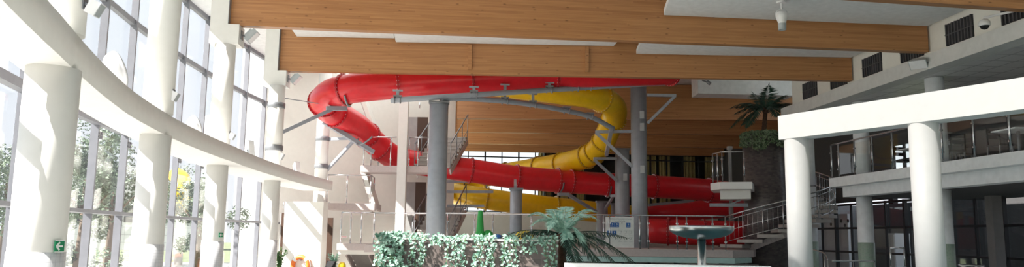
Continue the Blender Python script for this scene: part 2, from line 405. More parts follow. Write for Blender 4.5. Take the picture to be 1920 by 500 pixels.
# the back of the hall: pale plinth wall, glazing above, a dark curtained room behind the right part
YB = 45.7
st(MB().prism([(.4, YB), (17.2, YB), (17.2, YB + .25), (.4, YB + .25)], 0, 3.0).build('wall_back', WALLM))
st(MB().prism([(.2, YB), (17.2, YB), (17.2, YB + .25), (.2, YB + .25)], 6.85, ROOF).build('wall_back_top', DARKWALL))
for k in range(8):
    x0 = .5 + k * 2.05
    w = st(MB().prism([(x0 + .05, YB + .1), (x0 + 2.0, YB + .1), (x0 + 2.0, YB + .12), (x0 + .05, YB + .12)], 3.0, 6.85).build('window_%d' % (50 + k), GLASS), 'back window above the slides')
    m = MB(); m.bar((x0, YB + .08, 3.0), (x0, YB + .08, 6.85), .12, .09, (1, 0, 0)); m.bar((x0 + 1.02, YB + .08, 3.0), (x0 + 1.02, YB + .08, 6.85), .07, .06, (1, 0, 0))
    for z in (3.05, 5.1, 6.35, 6.8): m.bar((x0, YB + .08, z), (x0 + 2.05, YB + .08, z), .07, .07)
    m.build('window_frame', DARK, w)
m = MB(); m.prism([(6.2, YB + 2.6), (17.2, YB + 2.6), (17.2, YB + 2.8), (6.2, YB + 2.8)], 2.6, 7.5); m.prism([(6.2, YB + .3), (17.2, YB + .3), (17.2, YB + 2.8), (6.2, YB + 2.8)], 7.2, 7.4)
m.prism([(17.2, YB + .2), (17.3, YB + .2), (17.3, YB + 2.8), (17.2, YB + 2.8)], 2.6, 7.5); m.prism([(6.2, YB + .3), (6.3, YB + .3), (6.3, YB + 2.8), (6.2, YB + 2.8)], 2.6, 7.4); m.prism([(6.2, YB + .3), (17.2, YB + .3), (17.2, YB + 2.8), (6.2, YB + 2.8)], 2.6, 2.8)
m.prism([(17.0, 35.8), (17.2, 35.8), (17.2, 46), (17.0, 46)], 0, 3.2)
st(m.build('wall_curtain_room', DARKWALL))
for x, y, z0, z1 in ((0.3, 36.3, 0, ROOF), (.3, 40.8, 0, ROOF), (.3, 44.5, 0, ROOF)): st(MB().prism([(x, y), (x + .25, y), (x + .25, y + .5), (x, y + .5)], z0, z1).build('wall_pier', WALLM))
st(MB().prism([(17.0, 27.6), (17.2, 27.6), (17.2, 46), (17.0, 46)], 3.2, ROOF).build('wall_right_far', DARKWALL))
# terrace across the pool
TZ0 = 1.24
st(MB().prism([(-2.55, 26.0), (2.3, 24.75), (9.4, 24.0), (10.6, 25.2), (12.9, 30), (12.9, 45.7), (.4, 45.7), (.4, 32.4), (-2.55, 31.2)], TZ0 - .24, TZ0).build('floor_terrace', CONC))
tr = MB(); tr.prism([(1.0, 24.95), (2.3, 24.6), (9.4, 23.85), (10.4, 24.9), (10.4, 25.3), (2.3, 25.2)], TZ0 - .42, TZ0 - .25); st(tr.build('trim_1', TURQ))
und = MB(); und.prism([(-1.2, 27.6), (11.2, 26.2), (11.2, 26.4), (-1.2, 27.8)], -.0, .72); st(und.build('wall_under_terrace', GREYW))
for i in range(9):
    x = 2.6 + i * .95; w = st(MB().prism([(x, 26.42), (x + .8, 26.40), (x + .8, 26.45), (x, 26.47)], .0, .70).build('window_%d' % (60 + i), GLASSD)); MB().prism([(x - .08, 26.35), (x, 26.35), (x, 26.5), (x - .08, 26.5)], 0, .8).build('window_frame', DARK, w)
# block wall around the last facade column, with the door recess beside it
a, b = at(531, 440, 27.6), at(604, 440, 27.2)
d = (b - a); d.z = 0; n = Vector((-d.y, d.x, 0)).normalized() * .35
BLK = (a, b, n)
st(MB().prism([(q.x, q.y) for q in (a, b, b + n, a + n)], 0, 2.72).build('wall_block', WALLM))

# ================================================================== WORLD AND LIGHT
wd = bpy.data.worlds.new('sky'); scn.world = wd; wd.use_nodes = True; nt = wd.node_tree; nt.nodes.clear()
o = N(nt, 'ShaderNodeOutputWorld'); bg = N(nt, 'ShaderNodeBackground'); tc = N(nt, 'ShaderNodeTexCoord'); sp = N(nt, 'ShaderNodeSeparateXYZ'); rp = N(nt, 'ShaderNodeValToRGB')
nt.links.new(tc.outputs['Generated'], sp.inputs[0]); nt.links.new(sp.outputs[2], rp.inputs[0]); nt.links.new(rp.outputs[0], bg.inputs[0]); nt.links.new(bg.outputs[0], o.inputs[0])
rp.color_ramp.elements[0].color = (.93, .96, 1, 1); rp.color_ramp.elements[1].color = (.70, .84, 1, 1); rp.color_ramp.elements[1].position = .8
bg.inputs[1].default_value = 2.3
sd = bpy.data.lights.new('sun', 'SUN'); so = bpy.data.objects.new('sun', sd); COL.objects.link(so)
sd.energy = 38; sd.angle = math.radians(.6); sd.color = (1, .95, .87)
src = (-f0 * .47 - r0 * .87 + Vector((0, 0, .86))).normalized()
so.rotation_euler = src.to_track_quat('Z', 'Y').to_euler(); so.location = (-20, 0, 30)
scn.view_settings.view_transform = 'Standard'; scn.view_settings.look = 'None'; scn.view_settings.gamma = 1; scn.view_settings.use_curve_mapping = False
scn.view_settings.exposure = -0.95
scn.cycles.max_bounces = 10; scn.cycles.diffuse_bounces = 6; scn.cycles.transparent_max_bounces = 24
scn.cycles.sample_clamp_indirect = 12

# ================================================================== STRUCTURE THAT STANDS IN THE HALL
# curved ring beam
def ring_in(y):
    T = ((-8, .0), (5, .03), (7, -.06), (10.5, -.12), (13.3, -.28), (17.5, -.6), (22, -.72), (27, -.7), (30, -.6))
    for (a, p), (b, q) in zip(T[:-1], T[1:]):
        if y <= b: return p + (q - p) * (y - a) / (b - a)
    return -.6
m = MB(); S = [-26 + i * .5 for i in range(70)]; S = [s for s in S if arc(s, R0, 0).y < 28.9]
pts_i, pts_o = [], []
for s in S:
    y = arc(s, R0, 0).y; pts_i.append(arc(s, R0 + ring_in(y), 0)); pts_o.append(arc(s, R0 + .42, 0))
for i in range(len(S) - 1):
    a, b, c, d = pts_i[i], pts_i[i + 1], pts_o[i + 1], pts_o[i]
    q = len(m.v); m.v += [Vector((p.x, p.y, z)) for z in (3.15, 3.5) for p in (a, b, c, d)]
    for f, sm in (((3, 2, 1, 0), False), ((4, 5, 6, 7), False), ((0, 1, 5, 4), True), ((2, 3, 7, 6), True)): m.face([q + j for j in f], sm)
m.poly([Vector((p.x, p.y, z)) for p, z in ((pts_i[-1], 3.15), (pts_o[-1], 3.15), (pts_o[-1], 3.5), (pts_i[-1], 3.5))])
rb = m.build('ring_beam', WHITE); tag(rb, 'long curved white beam running along the tall facade columns', 'beam')

COLS = [(-3.80, 7.62), (-4.68, 12.75), (-5.28, 18.35), (-5.10, 23.35), (-4.55, 28.95)]
CLAB = ['stout round white column nearest on the left with an exit sign on its tiled foot',
        'second round white facade column, between two speakers on the ring beam',
        'third white facade column, carrying the end bracket of the front timber beam',
        'fourth white facade column, with two grey steel collars and a red slide strut',
        'white column at the end of the curved beam behind the red slide bend']
for i, (x, y) in enumerate(COLS):
    t = empty('facade_column', (x, y, 0), CLAB[i], 'column', 'white columns of the curved facade')
    top = {2: 6.05, 3: 6.05}.get(i, ROOF)
    MB().lathe([(.24, 0), (.24, 3.15)], (x, y, 0), 40).build('shaft', WHITE, t); MB().lathe([(.24, 3.5), (.24, top)], (x, y, 0), 40).build('shaft', WHITE, t)
    MB().lathe([(.247, .0), (.247, 1.39)], (x, y, 0), 40).build('tile_dado', DADO, t)
    if i in (3, 4):
        for z in ((4.05, 5.35) if i == 3 else (4.0, 5.05)): MB().lathe([(.25, z), (.262, z + .01), (.262, z + .16), (.25, z + .17)], (x, y, 0), 32).build('collar', STEELD, t)

# glulam roof beams, fanning out from the facade columns to the right wall
BZ = 6.54
BEAMS = [((-5.15, 13.4), (12.64, 14.6), 'near timber roof beam cut by the top right corner'),
         ((-5.2, 18.3), (12.64, 18.35), 'front wide timber roof beam spanning from the third column to the vents'),
         ((-5.1, 23.45), (12.64, 22.1), 'second timber roof beam with two short battens, above the red slide'),
         ((.55, 32.1), (16.9, 29.6), 'timber beam fourth from the front, behind the tall grey column'),
         ((.55, 36.4), (16.9, 34.4), 'timber beam over the middle of the slides, last but two'),
         ((.55, 40.9), (16.9, 40.0), 'timber beam last but one before the back windows'),
         ((.55, 44.6), (16.9, 44.1), 'rearmost timber beam right above the back windows')]
BANG = []
for (a, b, lab) in BEAMS:
    L = (Vector(b) - Vector(a)).length; ang = math.atan2(b[1] - a[1], b[0] - a[0]); BANG.append(ang)
    m = MB(); m.box((L / 2, .11, .74), (L, .22, 1.48))
    o = m.build('roof_beam', WOOD); o.location = (a[0], a[1], BZ); o.rotation_euler = (0, 0, ang); tag(o, lab, 'beam', 'glulam roof beams'); ORG[o.name] = Vector((0, 0, 0))
    if 'battens' in lab:
        for px, y0, y1 in ((882, 76, 122), (1103, 81, 124)):
            P = at(px, 100, 22.8); k = (P.x - a[0]) / math.cos(ang)
            bt = MB().box((k, -.04, .52), (.11, .08, .78)); bo = bt.build('batten', WOOD, o); bo.location = (0, 0, 0)
# corbel brackets that carry the two left beam ends
for i, (cx, cy) in ((1, (COLS[2])), (2, COLS[3])):
    (bx, by) = BEAMS[i][0]; ang = BANG[i]; e = Vector((math.cos(ang), math.sin(ang), 0)); nrm = Vector((-e.y, e.x, 0)); b0 = Vector((bx, by, 0))
    m = MB()
    for x0, x1, z0, z1 in ((-.42, -.01, 6.05, ROOF), (-.01, .26, 6.05, BZ - .01)):
        c = b0 + e * ((x0 + x1) / 2) + nrm * .11; m.box((c.x, c.y, (z0 + z1) / 2), (x1 - x0, .5, z1 - z0), e)
    o = m.build('beam_bracket', WHITE, org=(bx, by, 6.05)); tag(o, ('white corbel holding the left end of the front timber beam', 'white corbel holding the left end of the second timber beam')[i - 1], 'bracket', 'beam brackets on the facade columns')
    pl = MB(); c = b0 + e * .0 + nrm * .11; pl.box((c.x, c.y, 7.2), (.015, .52, 1.3), e); pl.build('end_plate', STEELD, o)
    fl = empty('floodlight', b0 + e * .30 + Vector((0, 0, 6.3)), ('grey floodlight under the left end of the front timber beam', 'grey floodlight under the left end of the second timber beam')[i - 1], 'floodlight', 'floodlights under the beam ends')
    p = b0 + e * .27 + nrm * .11 + Vector((0, 0, 6.32)); q = p + e * .22 + Vector((0, 0, -.02)) - nrm * .05
    m = MB(); m.box(p, (.03, .16, .22), e); m.bar(p, q, .04, .04); m.build('mount', STEELD, fl)
    dirv = (e * .75 + Vector((0, 0, -.66))).normalized(); ax = (e * .66 + Vector((0, 0, .75)))
    m = MB(); m.box(q + e * .03, (.34, .30, .12), ax, dirv * -1); m.box(q + e * .03 - dirv * .09, (.22, .2, .07), ax, -dirv); m.build('housing', PLASTG, fl)
    m = MB(); m.box(q + e * .03 + dirv * .065, (.30, .26, .012), ax, -dirv); m.build('front_glass', PLASTW, fl)

# suspended white ceiling panels between the beams
def panel(p, z, t, lab):
    m = MB(); m.prism(p, z, z + t); o = m.build('ceiling_panel', CEILM, org=(p[0][0], p[0][1], z)); tag(o, lab, 'ceiling panel', 'white ceiling panels hung between the beams')
def bay(i, x):  # y of beam i at x
    (ax, ay), (bx, by) = BEAMS[i][0], BEAMS[i][1]; return ay + (by - ay) * (x - ax) / (bx - ax)
def bay_panel(i, x0, x1, z, t, lab, g0=.35, g1=.05, sl=.0):
    panel([(x0, bay(i, x0) + g0), (x1, bay(i, x1) + g0), (x1, bay(i + 1, x1) - g1), (x0 + sl, bay(i + 1, x0 + sl) - g1)], z, t, lab)
bay_panel(0, 4.75, 12.6, 7.22, .14, 'white ceiling panel in front of the front beam, beside the hanging lamp', sl=.75)
bay_panel(1, -4.6, -1.6, 7.62, .12, 'short white ceiling panel behind the left end of the front beam')
bay_panel(1, -1.55, 5.2, 7.5, .12, 'middle white ceiling panel behind the front beam')
bay_panel(1, 5.3, 12.6, 7.26, .14, 'white ceiling panel hung lower at the right behind the front beam', sl=.6)
qa, qb = on_z(1309, 175, 7.26), on_z(1490, 179, 7.26); qn = Vector((-(qb - qa).y, (qb - qa).x, 0)).normalized() * .9
panel([(w.x, w.y) for w in (qa, qb, qb + qn, qa + qn)], 7.26, .75, 'deep white ceiling panel behind the second beam near the palm')

# white portal in front of the gallery
P0, P1 = at(1460, 262, 15.4), at(1920, 200, 11.4); zb = 3.63
d = (P1 - P0); d.z = 0; d.normalize(); back = Vector((-d.y, d.x, 0)); back = back if back.dot(f0) > 0 else -back
Pa = Vector((P0.x, P0.y, 0)); Pb = Pa + d * 9.5
m = MB(); m.prism([(q.x, q.y) for q in ((Pa, Pa + back * .44, Pb + back * .44, Pb) if d.cross(back).z < 0 else (Pa, Pb, Pb + back * .44, Pa + back * .44))], zb, 4.12)
po = m.build('portal_beam', PORTM); tag(po, 'thick bright white beam sloping across the right side on two columns', 'beam')
for i, px in enumerate((1498, 1740)):
    v = ray(px, 400); # intersect with the beam's centre line
    c = Pa + back * .24; den = v.x * d.y - v.y * d.x; k = (c.x * d.y - c.y * d.x) / den; x, y = v.x * k, v.y * k
    t = MB().lathe([(.235, 0), (.235, zb)], (x, y, 0), 40).build('portal_column', PORTM, org=(x, y, 0)); tag(t, ('bright white column under the left end of the white portal beam', 'bright white column under the middle of the white portal beam')[i], 'column', 'columns of the white portal')

# gallery columns
for i, (x, y, lab) in enumerate(((13.1, 22.55, 'grey white round gallery column standing between the two portal columns'), (13.1, 18.87, 'gallery column half hidden behind the right portal column'), (13.1, 26.1, 'gallery column behind the spiral stairs beside the left portal column'), (13.1, 15.1, 'gallery column beyond the right edge, nearest of its row'))):
    t = empty('gallery_column', (x, y, 0), lab, 'column', 'round gallery columns')
    MB().lathe([(.235, 0), (.235, 2.95 if y < 23 else 3.5)], (x, y, 0), 36).build('shaft', SLABM, t); MB().lathe([(.235, 3.55), (.235, 5.95)], (x, y, 0), 36).build('shaft', SLABM, t); MB().lathe([(.243, 0), (.243, 1.55)], (x, y, 0), 36).build('tile_dado', GREEN_DADO, t)

# ================================================================== SLIDES
def slide(name, label, P, r, mats, flange_steps, seg=16):
    tube, fl = mats
    path = resample(spline(P, 10), .12)
    root = empty(name, path[0], label, 'water slide')
    n = len(path); L = [0.]
    for i in range(1, n): L.append(L[-1] + (path[i] - path[i - 1]).length)
    cuts = [0]
    for s in flange_steps:
        i = min(range(n), key=lambda j: (path[j] - s).length); cuts.append(i)
    cuts = sorted(set(cuts + [n - 1]))
    for a, b in zip(cuts[:-1], cuts[1:]):
        if b - a < 1: continue
        MB().tube(path[a:b + 1], r, 36, caps=(a == 0 or b == n - 1)).build('tube_section', tube, root)
    for c in cuts:
        t = (path[min(c + 1, n - 1)] - path[max(c - 1, 0)]).normalized()
        m = MB(); m.lathe([(r * .99, -.03), (r + .06, -.03), (r + .06, .03), (r * .99, .03)], path[c], 36, t, caps=False, smooth=False)
        ref = Vector((1, 0, 0)) if abs(t.x) < .9 else Vector((0, 1, 0)); a = (ref - t * ref.dot(t)).normalized(); b = t.cross(a); m.cur = 1
        for k in range(24):
            w = 2 * math.pi * k / 24; m.lathe([(.013, -.045), (.013, .045)], path[c] + (a * math.cos(w) + b * math.sin(w)) * (r + .036), 6, t)
        m.build('flange', [fl, BOLT], root)
    return root, path
pt = lambda L: [at(*q) for q in L]
red_pts = pt([(1256, 133, 25.9), (1235, 134, 25.7), (1150, 136, 25.2), (1000, 141, 24.8), (850, 150, 24.3), (760, 156, 24), (690, 162, 23.8), (652, 167, 23.8), (622, 175, 24.2), (607, 189, 25.1), (613, 203, 26.1), (640, 218, 27.0), (674, 240, 28.0), (698, 263, 28.9), (722, 284, 29.4), (748, 298, 29.9), (795, 307, 30.2), (845, 314, 30.2), (880, 319, 30.3), (960, 331, 30.8), (1060, 340, 31.5), (1120, 344, 31.8), (1200, 348, 32), (1300, 354, 32.5), (1360, 360, 33), (1410, 368, 34.2), (1418, 377, 35.8), (1390, 386, 36.6), (1310, 394, 37), (1230, 402, 37), (1180, 411, 35.8), (1160, 420, 33.5), (1175, 427, 31), (1215, 432, 29.6), (1260, 434, 29.2), (1330, 436, 29.0), (1400, 438, 29.2), (1450, 440, 30)])
red_fl = pt([(647, 168, 23.8), (745, 157, 24), (886, 148, 24.4), (1040, 140, 25), (609, 192, 25.3), (632, 214, 26.6), (688, 253, 28.5), (716, 279, 29.3), (884, 320, 30.3), (967, 332, 30.9), (1047, 339, 31.4), (1070, 341, 31.6), (1140, 346, 31.9), (1226, 350, 32.1), (1325, 357, 32.7), (1250, 434, 29.2), (1320, 436, 29)])
slide('tube_slide', 'big red tube slide winding from the left bend to the lower right', red_pts, .475, (RED, REDF), red_fl)
yel_pts = pt([(858, 150, 27.2), (910, 154, 26.6), (960, 160, 26.4), (1040, 170, 26.5), (1100, 178, 26.8), (1137, 189, 27.4), (1153, 206, 28.4), (1149, 226, 29.2), (1140, 246, 29.8), (1130, 268, 30.3), (1108, 290, 31), (1070, 303, 32), (1020, 312, 34), (960, 322, 35.5), (905, 333, 36), (868, 344, 35.6), (846, 353, 34.6), (850, 362, 33.6), (885, 368, 33), (930, 375, 33), (1000, 384, 33.4), (1080, 393, 34), (1140, 399, 34.6), (1200, 405, 36)])
yel_fl = pt([(1125, 185, 27.2), (1152, 221, 29.1), (1129, 270, 30.3), (1115, 285, 30.8), (1100, 294, 31.2), (1052, 306, 32.6), (1008, 314, 34.3), (905, 333, 36), (948, 325, 35.7), (912, 373, 33), (1040, 389, 33.7), (880, 158, 26.9)])
slide('tube_slide', 'yellow tube slide curling behind the tall grey column', yel_pts, .46, (YEL, YELF), yel_fl)

# support pipes on the grey columns
def pipe_support(label, P, r, posts, cr):
    path = spline(P, 6); root = empty('slide_support_pipe', path[0], label, 'pipe', 'grey pipes that carry the slides')
    MB().tube(path, r, 16).build('pipe', STEEL, root)
    for (q, top) in posts:
        c = min(path_f(path), key=lambda w: (w - q).length)
        m = MB(); m.bar(c, Vector((c.x, c.y, top)), .09, .09, (1, 0, 0)); m.box((c.x, c.y, top - .02), (.3, .12, .04)); m.build('hanger', STEEL, root)
        m = MB()
        for dx in (-.09, .09): m.torus(c + Vector((dx, 0, 0)), (1, 0, 0), r + .012, .022, 16, 6)
        m.box(c + Vector((0, 0, r + .03)), (.26, .16, .05)); m.build('clamp', STEELD, root)
    return root
def path_f(p): return resample(p, .1)
def zc(px, py, d): return at(px, py, d).z
pipe_support('long straight grey pipe under the upper red slide', pt([(733, 188, 22.9), (820, 182, 23.0), (960, 173, 24.0), (1100, 164, 25.2), (1240, 156, 26.3), (1268, 155, 26.5)]), .085,
             [(at(747, 185, 23), zc(747, 180, 23.3) + .12), (at(887, 178, 23.5), zc(887, 172, 23.6) + .14), (at(1031, 168, 24.6), zc(1031, 160, 24.6) + .1), (at(1107, 164, 25.2), zc(1107, 152, 25.2)), (at(1080, 165, 25), zc(1080, 160, 25))], 0)
pipe_support('curved grey pipe following the yellow slide bend', pt([(826, 184, 23.05), (880, 185, 23.6), (950, 190, 24.3), (1010, 198, 25), (1060, 207, 25.6), (1108, 219, 26.2), (1150, 241, 26.9)]), .085,
             [(at(948, 190, 24.3), zc(948, 172, 25.6)), (at(998, 196, 24.9), zc(998, 182, 25.6)), (at(1064, 208, 25.6), zc(1064, 203, 26)), (at(1108, 219, 26.2), zc(1108, 213, 26.3))], 0)
def steel_column(x, y, r, z1, label, plates=()):
    t = empty('slide_column', (x, y, 0), label, 'column', 'grey round slide columns')
    MB().lathe([(r, 0), (r, z1 - .06), (r + .0, z1 - .06), (r, z1)], (x, y, 0), 36).build('shaft', STEEL, t)
    m = MB(); m.lathe([(r + .02, z1), (r + .02, z1 + .03)], (x, y, 0), 36); m.box((x, y, z1 + .06), (r * 2.2, .3, .06)); m.build('head_plate', STEELD, t)
    for z in plates:
        m = MB(); dv = Vector((-x, -y, 0)).normalized(); m.box(Vector((x, y, z)) + (dv + Vector((.4, 0, 0))).normalized() * (r + .01), (.05, .16, .28), dv); m.build('connection_plate', PLASTG, t)
    return t
g1 = at(817, 430, 23.1); steel_column(g1.x, g1.y, .29, 5.60, 'tall grey column left of centre standing behind the ivy planter')
g2 = at(1199, 400, 27.6); steel_column(g2.x, g2.y, .29, 7.15, 'tallest grey column in the middle, beside the yellow slide bend', (4.05, 5.6, 6.05))
g3 = at(1167, 400, 30.6); steel_column(g3.x, g3.y, .29, 5.1, 'grey column just left of the tallest one, under the yellow bend', (4.0,))
g4 = at(967, 430, 26.8); steel_column(g4.x, g4.y, .215, 3.2, 'short grey column under the middle of the lower red slide')
g5 = at(1129, 400, 32.6); steel_column(g5.x, g5.y, .24, 3.05, 'short grey column under the red slide, left of two taller ones')
g6 = at(1151, 400, 33.4); steel_column(g6.x, g6.y, .13, 3.0, 'thin grey column squeezed between two thicker ones')
def strut(label, bars, cradle=None, grp='steel struts that hold the slides'):
    root = empty('slide_strut', bars[0][0], label, 'strut', grp)
    for a, b, w in bars: MB().bar(a, b, w, w).build('arm', STEEL, root)
    if cradle:
        c, t, R, a0, a1, ref = cradle
        MB().torus(c, t, R, .035, 24, 8, (a0, a1), ref).build('cradle', STEELD, root)
    return root
c4 = Vector((*COLS[3], 0)); c5 = Vector((*COLS[4], 0))
strut('sloping grey strut from the fourth column up to the red bend', [(at(524, 250, 23.1), at(622, 205, 24.0), .11), (at(612, 203, 23.9), at(650, 203, 24.2), .13)], (at(650, 168, 23.8), at(690, 162, 23.8) - at(640, 169, 23.8), .54, math.radians(120), math.radians(250), (0, 0, 1)))
strut('thin tie rod from the fourth column to the red bend', [(at(527, 183, 23.2), at(604, 195, 24.3), .025)])
strut('grey bracket from the rear column to the red slide pipe', [(at(606, 261, 28.6), at(664, 259, 27.8), .1), (at(606, 326, 28.6), at(664, 263, 27.8), .1)])
strut('sloping grey pipe under the red slide where it drops to the tower', [(at(607, 228, 26.6), at(700, 285, 28.0), .15)], (at(690, 251, 27.4), at(700, 262, 27.5) - at(680, 242, 27.2), .53, math.radians(110), math.radians(250), (0, 0, 1)))
strut('triangular bracket right of the tallest grey column', [(at(1213, 178, 27.4), at(1268, 179, 27.2), .1), (at(1266, 180, 27.2), at(1214, 231, 27.4), .1)])
strut('triangular bracket left of the tallest column under the yellow bend', [(at(1116, 247, 27.6), at(1187, 246, 27.5), .1), (at(1117, 248, 27.6), at(1186, 312, 27.5), .11)])
strut('bracket with cradle holding the yellow tube above the red one', [(at(1113, 297, 30.2), at(1156, 297, 30.4), .1), (at(1114, 299, 30.2), at(1156, 338, 30.4), .1)], None)
strut('grey arm with curved cradle under the red slide', [(at(1046, 364, 31.0), at(1066, 364, 31.2), .13), (at(1066, 365, 31.2), at(1118, 397, 32.3), .12)], (at(1047, 339, 31.4), at(1060, 340, 31.5) - at(1040, 338.5, 31.3), .52, math.radians(100), math.radians(185), (0, 0, 1)))
strut('forked grey arm between the two columns under the red slide', [(at(1150, 367, 31.6), at(1135, 391, 32.4), .09), (at(1145, 367, 31.5), at(1157, 366, 31.3), .1)], (at(1140, 346, 31.9), at(1160, 347, 31.95) - at(1120, 344, 31.8), .52, math.radians(100), math.radians(185), (0, 0, 1)))
strut('curved cradle with upright on the short grey column', [(at(966, 350, 26.9), at(966, 338, 30.0), .1)])
strut('pale flat beam crossing behind the tallest column', [(at(1216, 384, 34.2), at(1300, 376, 34.6), .12)])
strut('steel frame beam in front of the tiled tower', [(at(1331, 384, 27.2), at(1402, 384, 27.2), .12), (at(1365, 384, 27.2), at(1388, 375, 27.2), .05)])
for i, (x0, x1, y, lab) in enumerate(((838, 883, 340, 'upper'), (838, 925, 359, 'middle'), (838, 908, 386, 'lower'))):
    strut('%s of three flat grey beams left of the yellow loop' % lab, [(at(x0, y, 30.9), at(x1, y, 30.9), .11)], (at(x1 - 12, y - 16, 33.2), at(x1, y, 33.2) - at(x1 - 30, y, 33.2), .5, math.radians(100), math.radians(190), (0, 0, 1)))
strut('upright pipe clamp between the yellow bend and its lower tube', [(at(1146, 243, 27.0), at(1137, 290, 29.4), .13)])

# ================================================================== RAILINGS, STAIR TOWER
def railing(label, base, h, glass_between=None, mat=CHROME, group=None, post=.045, mids=(), balusters=0, name='glass_railing', hr=.025, ext=(0, 0), off=Vector((0, 0, 0)), clampers=True):
    base = [Vector(b) for b in base]; Z = Vector((0, 0, 1))
    root = empty(name, base[0], label, 'railing', group)
    for b in base:
        m = MB(); m.lathe([(post / 2, 0), (post / 2, h)], b, 10); m.lathe([(post, 0), (post, .012)], b, 10)
        if clampers and glass_between is not None:
            for z in (.25, .8): m.box(b + Z * (z * h / 1.05), (.07, .03, .04))
        m.build('post', mat, root)
    top = [b + Z * h for b in base]
    d0 = (top[0] - top[1]).normalized(); d1 = (top[-1] - top[-2]).normalized()
    top2 = [top[0] + d0 * ext[0]] + top[1:-1] + [top[-1] + d1 * ext[1]]
    MB().tube(top2, hr, 10).build('handrail', mat, root)
    for z in mids: MB().tube([b + Z * z for b in base], .012, 8).build('mid_rail', mat, root)
    for i in range(len(base) - 1):
        a, b = base[i], base[i + 1]; d = b - a
        if glass_between is not None and d.length > glass_between:
            t = d.normalized(); n = Vector((-t.y, t.x, 0)).normalized() * .006
            p, q = a + t * .07, b - t * .07; z0, z1 = Z * .08, Z * (h - .1)
            m = MB(); m.hexa([p - n + z0, q - n + z0, q + n + z0, p + n + z0, p - n + z1, q - n + z1, q + n + z1, p + n + z1]); m.build('glass_panel', GLASS, root)
        if balusters:
            k = max(1, int(d.length / balusters))
            for j in range(1, k):
                p = a.lerp(b, j / k); MB().tube([p + Z * mids[0], p + Z * (h - .14)], .008, 6).build('baluster', mat, root)
    return root
TERR = [(700, 463, 26.2), (776, 463, 25.9), (838, 463, 25.6), (889, 463, 25.4), (923, 463, 25.3), (996, 464, 25.1), (1060, 464, 24.9), (1132, 464.5, 24.7), (1143, 464.5, 24.7), (1200, 465, 24.6), (1216, 465, 24.6), (1270, 465, 24.5), (1288, 465.3, 24.5), (1337, 465.5, 24.4), (1361, 465.5, 24.4)]
base = [on_z(x, y, TZ0) for x, y, d in TERR]
base = []
for x, y, d in TERR:
    q = at(x, y, d); base.append(Vector((q.x, q.y, TZ0)))
railing('long glass railing along the terrace edge behind the planter', base, 1.08, .5)
gy = [23.0, 22.57, 21.63, 20.69, 19.7, 18.65, 17.61, 16.48, 15.35, 14.2, 13.0]
railing('glass railing along the edge of the right gallery', [(12.33, y, 3.55) for y in gy], 1.06, .5)

# stair tower: landings, post, flights
def slab(name, label, poly, z1, t, mat=CONC, cat='landing', group='landings of the stair tower'):
    m = MB(); m.prism(poly, z1 - t, z1); o = m.build(name, mat, org=(poly[0][0], poly[0][1], z1 - t)); return tag(o, label, cat, group)
def lpoly(x0, x1, d, depth, d1=None):
    a, b = at(x0, 440, d), at(x1, 440, d1 or d); n = Vector((-(b - a).y, (b - a).x, 0)).normalized() * depth
    return [(q.x, q.y) for q in (a, b, b + n, a + n)]
slab('stair_landing', 'left landing with glass railing halfway up the stair tower', lpoly(606, 700, 28.2, 1.5), 2.72, .24)
slab('stair_landing', 'upper landing of the stair tower, where the red slide passes', lpoly(671, 802, 28.0, 1.0), 4.12, .24)
LOWL = slab('stair_landing', 'lowest landing of the stair tower, behind the left ivy', lpoly(632, 705, 26.6, 1.4), 1.26, .22)
_p = lpoly(636, 705, 26.7, 1.3); MB().prism(_p, .89, 1.04).build('white_edge', WALLM, LOWL, label='white painted edge under the slab')
m = MB(); a, b = at(740, 440, 27.8), at(757, 440, 27.8); n = Vector((-(b - a).y, (b - a).x, 0)).normalized() * .34
o = m.prism([(q.x, q.y) for q in (a, b, b + n, a + n)], 0, 6.5).build('tower_post', WHITE, org=(a.x, a.y, 0)); tag(o, 'slim square cream post in front of the stair tower', 'post')
def lb(L, d, z):
    out = []
    for i, x in enumerate(L):
        q = at(x, 440, d if not isinstance(d, list) else d[i]); out.append(Vector((q.x, q.y, z)))
    return out
railing('glass railing on the left landing of the tower', lb([610, 647, 692, 698], [28.3, 28.3, 28.3, 29.4], 2.72), 1.05, .4)
railing('glass railing on the upper landing of the tower, left of the post', lb([676, 727], 28.1, 4.12), 1.08, .4, ext=(0, .2))
railing('glass railing on the upper landing right of the cream post', lb([762, 779, 798], 28.1, 4.12), 1.08, .3)
railing('glass railing on the lowest tower landing above the white wall', lb([639, 657, 677, 701], 26.7, 1.26), 1.08, .3)
railing('short inner railing at the end of the upper landing', lb([690, 704], [28.6, 29.3], 4.12), .95, .2)
def flight(label, p0, direc, width, n, rise, run, mat=TREAD, rail_side=None, z_rail=.95):
    p0 = Vector(p0); d = Vector(direc).normalized(); s = Vector((d.y, -d.x, 0)); Z = Vector((0, 0, 1))
    root = empty('stair_flight', p0, label, 'stairs', 'flights of the stair tower')
    for i in range(n):
        c = p0 + d * (run * (i + .5)) + s * (width / 2) + Z * (rise * (i + 1) - .03); MB().box(c, (run + .03, width, .06), d).build('tread', mat, root)
        c = p0 + d * (run * i + .02) + s * (width / 2) + Z * (rise * (i + .5) - .02); MB().box(c, (.03, width, rise - .03), d).build('riser', mat, root)
    for k in (0, 1):
        q = p0 + s * (width * k); m = MB(); m.bar(q - Z * .16, q + d * (run * n) + Z * (rise * n - .16), .06, .2, Z); m.build('stringer', CONC, root)
    if rail_side is not None:
        for k in rail_side:
            q = p0 + s * (width * k); bs = [q + d * (run * n * t) + Z * (rise * n * t) for t in (0, .33, .66, 1)]
            railing('sloping handrail of the ' + label, bs, z_rail, None, STEELD, 'handrails of the tower stairs', .035, (.3,), 0, 'stair_railing')
    return root
q = at(773, 440, 29.0); flight('stair flight rising behind the tall grey column to the top', (q.x, q.y, 4.12), (.52, 1.55, 0), 1.45, 8, .18, .27, rail_side=(0, 1))
flight('lower stair flight behind the tall grey column', (q.x, q.y, 1.26), (.52, 1.55, 0), 1.45, 8, .18, .27, rail_side=(0, 1))
